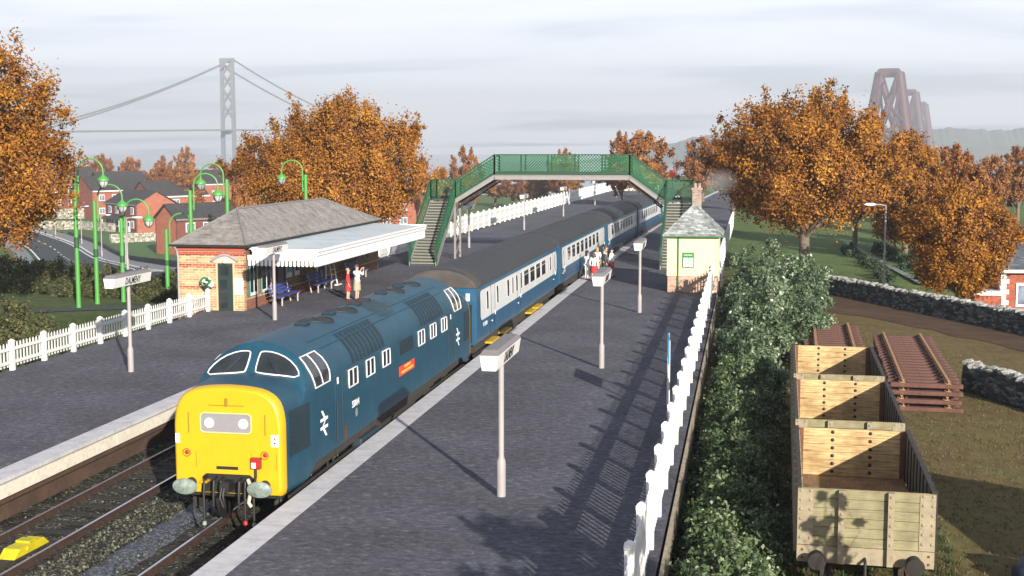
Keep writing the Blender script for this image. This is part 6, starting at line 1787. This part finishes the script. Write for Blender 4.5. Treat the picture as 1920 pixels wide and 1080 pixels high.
# ------------------------------------------------------------------ hedges and bushes
def leafy(name, label, cat, boxes, n, size, seed, m, group=None, up=.35, stems=True, kind=None, bright=None):
    """boxes: list of (x,y,z,rx,ry,rz,count) clusters in world space"""
    rg = np.random.default_rng(seed)
    cen, rad, = [], []
    for (x, y, z, rx, ry, rz_, k) in boxes:
        for i in range(k):
            d = rg.normal(size=3); d /= np.linalg.norm(d); q = rg.random()**.4
            cen.append((x+d[0]*rx*q, y+d[1]*ry*q, z+abs(d[2])*rz_*q if d[2] > -.4 else z+d[2]*rz_*.4*q)); s = rg.uniform(.16,.34)*(.5+.5*min(rx, rz_, 1.6)); rad.append((s,s,s*1.2))
    cen = np.array(cen); rad = np.array(rad); o0 = cen.mean(0); o0[2] = cen[:,2].min()-.2
    v, f, N = leaf_quads(rg, cen-o0, rad, n, size, up)
    tint = np.clip(np.repeat(rg.normal(.42,.14,len(cen)), n)+rg.normal(0,.2,N), 0, 1)
    t = thing(name, tuple(o0), label, cat, group) if not kind else None
    me = np_mesh(name, v, f, tint, M[m]); o = bpy.data.objects.new('foliage' if not kind else name, me); COL.objects.link(o)
    if kind: o.location = tuple(o0); o['kind'] = kind; return o
    setpar(o, t)
    if stems:
        b = MB(); rr = random.Random(seed)
        for i in range(0, len(cen), max(1, len(cen)//26)):
            c = Vector(cen[i]-o0); b.tube([(c.x*.85, c.y*.95, -.6), (c.x*.9, c.y+rr.uniform(-.2,.2), c.z*.5), tuple(c)], [.05,.035,.012], 5)
        for i in range(0, len(cen)-max(1, len(cen)//26), max(1, len(cen)//26)):
            c = cen[i]-o0; e = cen[i+max(1, len(cen)//26)]-o0; b.tube([(c[0]*.85, c[1]*.95, -.58), (e[0]*.85, e[1]*.95, -.58)], .03, 5)
        b.build('stems', M['twig'], t)
    return t
# tall pale bush towards the back between fence and wagons
leafy('tall_bush', 'tall pale-leaved bush behind the wagons, against the right fence', 'bush',
      [(1.2,73,-.6,2.5,5,3.3,150),(2.4,67,-.6,2.0,4,3.1,120),(.6,63,-.7,1.8,5,3.0,140),(1.3,56,-.8,1.7,4.5,2.7,140),(.1,52,-.9,1.2,5,2.2,130),(3.6,76,-.7,1.5,3,2.1,60),(2.6,59,-.8,1.3,4,2.4,80),(.3,46,-.9,1.2,4,1.9,110)], 170, .085, 71, 'bushp')
leafy('hedge', 'dark green hedge of shrubs between the right fence and the front wagons', 'hedge',
      [(-.1,42,-1.0,1.15,4.5,1.75,170),(-.2,37,-1.0,1.1,4,1.6,170),(-.15,32,-1.0,1.1,4,1.5,180),(-.2,27,-1.0,1.1,4,1.45,180),(-.2,22.5,-1.0,1.1,3.5,1.4,170)], 190, .055, 72, 'hedge')
leafy('ivy_ground_cover', '', '', [(-.2,30,-1.1,1.3,12,.6,260),(.3,46,-1.1,1.2,8,.6,120)], 120, .06, 73, 'hedge', kind='stuff')
# left: boundary hedges by the road
leafy('hedge', 'long rough brown-green hedge between the lamps and the road', 'hedge',
      [(-36,75,-1.1,3.8,2.4,1.15,130),(-41,77,-1.2,3.8,2.4,1.2,130),(-46,80,-1.4,3.8,2.6,1.4,130),(-33,77,-1.1,3.8,2.4,1.15,120),(-51,83.5,-1.7,3.8,2.8,1.6,120),(-30.5,73,-1.1,3.0,2.2,1.0,100),(-37,70.5,-1.1,4.5,1.6,.9,120),(-43,72.5,-1.1,4,1.8,1.0,110),(-33,69,-1.1,3.5,1.0,.6,80),(-48,75,-1.1,4,2.5,1.1,110)], 150, .09, 74, 'bushd')
leafy('hedge', 'dark clipped hedge in the left corner behind the picket fence', 'hedge',
      [(-33.8,54.5,-1.1,2.5,1.8,1.6,120),(-36.5,56.5,-1.1,2.5,1.8,1.7,110),(-31.4,52.6,-1.1,1.8,1.4,1.1,70)], 140, .07, 75, 'bushd')
leafy('hedge', 'ragged shrubs along the bank path beyond the stone wall', 'hedge',
      [(9.3,90,-1.1,.6,4.5,.8,50),(9.2,100,-1.1,.6,6,.8,50),(8.6,110,-1.1,.6,5,.8,40),(12.2,98,-1.6,1.0,6,1.5,60),(11.4,110,-1.4,.9,6,1.3,50),(11.9,89,-1.6,.8,4,1.1,40)], 110, .1, 76, 'shrub')
leafy('fence_weeds', '', '', [(-25.3,44,-.5,.5,9,.45,60)], 60, .05, 77, 'bushd', kind='stuff')
# grass tufts in the yard and verges
def tufts(n, fn, h, seed, m, name='grass'):
    rg = np.random.default_rng(seed); P = np.array([fn(rg) for _ in range(n)]); N = n*4
    p = np.repeat(P, 4, 0)+np.concatenate([rg.normal(0,.05,(N,2)), np.zeros((N,1))], 1)
    a = rg.random(N)*6.28; s = rg.uniform(.5,1.3,N)*h; lx = rg.normal(0,.35,(N,2))*s[:,None]
    wv = np.stack([np.cos(a), np.sin(a), np.zeros(N)], 1)*.016
    v = np.stack([p-wv, p+wv, p+np.concatenate([lx, s[:,None]], 1)], 1).reshape(-1,3)
    o = bpy.data.objects.new(name, np_mesh(name, v, np.arange(3*N).reshape(-1,3), rg.random(N), M[m])); COL.objects.link(o); o['kind'] = 'stuff'
M['grassb'] = leaf_mat('grass_blades', [(0,(.07,.065,.027)),(.5,(.11,.1,.04)),(1,(.15,.14,.055))], .2)
M['grassg'] = leaf_mat('green_grass_blades', [(0,(.02,.035,.012)),(.6,(.045,.07,.02)),(1,(.09,.11,.04))], .2)
def yard(rg):
    while True:
        x, y = rg.uniform(3.6, 13), rg.uniform(24, 66)
        if y < 68-2.0*max(0, x-3) and not (4.4 < x < 7.6 and 43.4 < y < 57): return (x, y, -1.1)
tufts(5000, yard, .05, 81, 'grassb')
tufts(4000, lambda rg: (rg.uniform(.9,4.5), rg.uniform(20,44), -1.1), .12, 82, 'grassg')
tufts(5000, lambda rg: (rg.uniform(-34,-25), rg.uniform(38,60), -1.1), .16, 83, 'grassg')

# ------------------------------------------------------------------ people
def skin_mesh(name, nodes, edges, m, sub=1):
    """nodes: name -> (x,y,z,r); grown as one continuous surface"""
    keys = list(nodes); me = bpy.data.meshes.new(name)
    me.from_pydata([nodes[k][:3] for k in keys], [(keys.index(a), keys.index(b)) for a, b in edges], [])
    o = bpy.data.objects.new(name, me); COL.objects.link(o)
    o.modifiers.new('skin', 'SKIN'); sv = me.skin_vertices[0].data
    for i, k in enumerate(keys):
        r_ = nodes[k][3]; sv[i].radius = (r_, r_) if not hasattr(r_, '__len__') else r_
        sv[i].use_root = (i == 0)
    s_ = o.modifiers.new('sub', 'SUBSURF'); s_.levels = sub; s_.render_levels = sub
    dg = bpy.context.evaluated_depsgraph_get(); dg.update()
    nm = bpy.data.meshes.new_from_object(o.evaluated_get(dg)); nm.name = name
    bpy.data.objects.remove(o); bpy.data.meshes.remove(me)
    nm.materials.clear(); nm.materials.append(m)
    nm.polygons.foreach_set('use_smooth', [True]*len(nm.polygons))
    o = bpy.data.objects.new(name, nm); COL.objects.link(o); return o
def person(loc, rz, label, top, bottom, hair, skirt=None, h=1.72, arms='down', long_hair=True, top_name='shirt', group=None, hip=0, jacket=False):
    k = h/1.72; t = thing('person', loc, label, 'person', group, rz)
    N = dict(pel=(0,0,.93,.115), waist=(0,.0,1.06,.105), chest=(0,.0,1.28,.13), neck=(0,.0,1.45,.05), head0=(0,-.01,1.54,.075), head=(0,-.015,1.62,.092), head1=(0,-.005,1.7,.06))
    E_ = [('pel','waist'),('waist','chest'),('chest','neck'),('neck','head0'),('head0','head'),('head','head1')]
    for s, q in ((1,'r'),(-1,'l')):
        st = .03*s*(1 if hip else -1)
        N.update({'hip'+q:(s*.085,0,.86,.085), 'kn'+q:(s*.09,-.02+st,.49,.058), 'an'+q:(s*.09,.02+st,.09,.038), 'toe'+q:(s*.1,-.15+st,.035,.034)})
        E_ += [('pel','hip'+q),('hip'+q,'kn'+q),('kn'+q,'an'+q),('an'+q,'toe'+q)]
        if arms == 'down' or (arms == 'one' and s < 0):
            el, wr, hd = (s*.24,.04,1.1), (s*.23,-.06,.88), (s*.225,-.09,.79)
        elif arms == 'one': el, wr, hd = (s*.28,-.1,1.2), (s*.2,-.3,1.36), (s*.18,-.36,1.42)
        else: el, wr, hd = (s*.22,-.2,1.24), (s*.09,-.36,1.5), (s*.06,-.4,1.57)
        N.update({'sh'+q:(s*.175,0,1.39,.06), 'el'+q:(*el,.042), 'wr'+q:(*wr,.029), 'hd'+q:(*hd,.034)})
        E_ += [('chest','sh'+q),('sh'+q,'el'+q),('el'+q,'wr'+q),('wr'+q,'hd'+q)]
        H = Vector(hd); d = (H-Vector(wr)).normalized(); sd_ = d.cross(Vector((0,1,.2))).normalized()
        for i, (o_, ln) in enumerate(((-.024,.065),(-.008,.075),(.008,.072),(.024,.055))):
            a = H+sd_*o_+d*.03; c = a+d*ln*.6+Vector((0,-.01,0)); e_ = a+d*ln+Vector((0,-.025,0))
            N.update({'f%d%s'%(i,q):(*c,.009), 'g%d%s'%(i,q):(*e_,.007)}); E_ += [('hd'+q,'f%d%s'%(i,q)),('f%d%s'%(i,q),'g%d%s'%(i,q))]
        c = H+sd_*-.05*s+d*.02; N['th'+q] = (*c,.01); E_.append(('hd'+q,'th'+q))
    N = {a: (x*k, y*k, z*k, r_*k) for a, (x, y, z, r_) in N.items()}
    body = skin_mesh('body', N, E_, M['skin']); setpar(body, t)
    # face
    f = MB(); hz_ = 1.615*k
    for s in (1,-1): f.ell((s*.034*k,-.1*k,hz_+.01), (.012,.008,.008), 8, 6)
    f.build('eyes', M['hairb'], t); f = MB(); f.ell((0,-.112*k,hz_-.02*k), (.013,.02,.022), 8, 6)
    for s in (1,-1): f.ell((s*.09*k,0,hz_), (.012,.022,.032), 8, 6)
    f.build('nose_and_ears', M['skin'], t, 80); f = MB(); f.ell((0,-.1*k,hz_-.062*k), (.024,.008,.007), 8, 5); f.build('mouth', M['cl_red'], t, 80)
    # hair
    f = MB(); f.ell((0,.02*k,1.655*k), (.105*k,.112*k,.095*k), 16, 10)
    if long_hair: f.ell((0,.075*k,1.53*k), (.088*k,.05*k,.16*k), 14, 8)
    f.build('hair', M[hair], t, 80)
    # clothes
    kk = 1.16
    g_ = lambda n, s_=kk, rr_=None: (N[n][0], N[n][1], N[n][2], N[n][3]*s_)
    T = {a: g_(a, 1.2) for a in ('waist','chest','shr','shl','elr','ell')}
    T['chest'] = (N['chest'][0], N['chest'][1], N['chest'][2], N['chest'][3]*1.12); T['coll'] = (0, 0, 1.43*k, .07*k)
    T['hem'] = (0, 0, (.82 if jacket else .96)*k, .135*k)
    ed = [('waist','chest'),('chest','coll'),('waist','hem'),('chest','shr'),('chest','shl'),('shr','elr'),('shl','ell')]
    for q in 'rl':
        T['w'+q] = tuple((Vector(N['wr'+q][:3])*.85+Vector(N['el'+q][:3])*.15))+(N['wr'+q][3]*1.3,); ed.append(('el'+q,'w'+q))
    sh_ = skin_mesh(top_name, T, ed, M[top]); setpar(sh_, t)
    if skirt:
        b = MB(); zh = skirt; b.lathe([(.13*k,1.02*k),(.165*k,.9*k),(.19*k,.75*k),(.2*k,zh*k),(.19*k,zh*k+.01)], n=18, squash=.85); b.build('skirt', M[bottom], t, 60)
    else:
        Lg = {'pel':(0,0,.95*k,.125*k)}; ed = []
        for q in 'rl':
            for a in ('hip','kn','an'): Lg[a+q] = (N[a+q][0], N[a+q][1], N[a+q][2]+(.0 if a != 'an' else .02), N[a+q][3]*1.25+.008)
            ed += [('pel','hip'+q),('hip'+q,'kn'+q),('kn'+q,'an'+q)]
        tr_ = skin_mesh('trousers', Lg, ed, M[bottom]); setpar(tr_, t)
    f = MB()
    for q in 'rl':
        x, y, z, r_ = N['toe'+q]; f.ell((x, y+.06*k, .045*k), (.05*k,.125*k,.048*k), 10, 6)
    f.build('shoes', M['shoe'], t, 80)
    return t
gp_ = 'people waiting together on the right platform'
person((-8.95,73.9,0), R(150), 'person all in white at the front left of the group by the coach', 'cl_white','cl_white','hairb', None, 1.72, 'one', True, group=gp_)
person((-8.5,73.4,0), R(170), 'person in white top and red knee-length skirt at the front of the group', 'cl_white','cl_red','hair', .52, 1.64, 'down', True, group=gp_, hip=1)
person((-8.05,74.6,0), R(120), 'person in long dark coat and dark trousers in the middle of the group', 'cl_dark','cl_dark','hair', None, 1.8, 'down', False, 'coat', gp_, 0, True)
person((-8.6,75.9,0), R(200), 'fair-haired person in white behind the front pair of the group', 'cl_white','cl_khaki','hairf', None, 1.76, 'down', True, group=gp_)
person((-8.15,76.6,0), R(100), 'tall brown-haired person in a white shirt and khaki skirt at the back of the group', 'cl_white','cl_khaki','hair', .5, 1.8, 'down', True, group=gp_, hip=1)
person((-7.75,75.9,0), R(80), 'person in white top and short red skirt at the right of the group', 'cl_white','cl_red','hairb', .55, 1.72, 'one', False, group=gp_)
ga = 'pair of people on the left platform'
person((-19.55,61.9,0), R(100), 'person in a red dress standing behind the one with raised arms', 'cl_red','cl_red','hairf', .5, 1.6, 'down', False, 'bodice', ga)
person((-19.05,61.8,0), R(60), 'person in white blouse and khaki skirt with both arms raised, holding a camera', 'cl_white','cl_khaki','hair', .5, 1.78, 'up', False, 'blouse', ga, 1)
cm = thing('camera', (-18.68,62.02,1.6), 'small dark camera held up by the person in the khaki skirt', 'camera', None, R(60))
b = MB(); b.box(-.06,.06,-.03,.03,-.04,.04); b.lathe([(.03,0),(.03,-.05),(.02,-.055)], (0,-.03,0), 12, 'y'); b.build('camera_body', M['black'], cm)
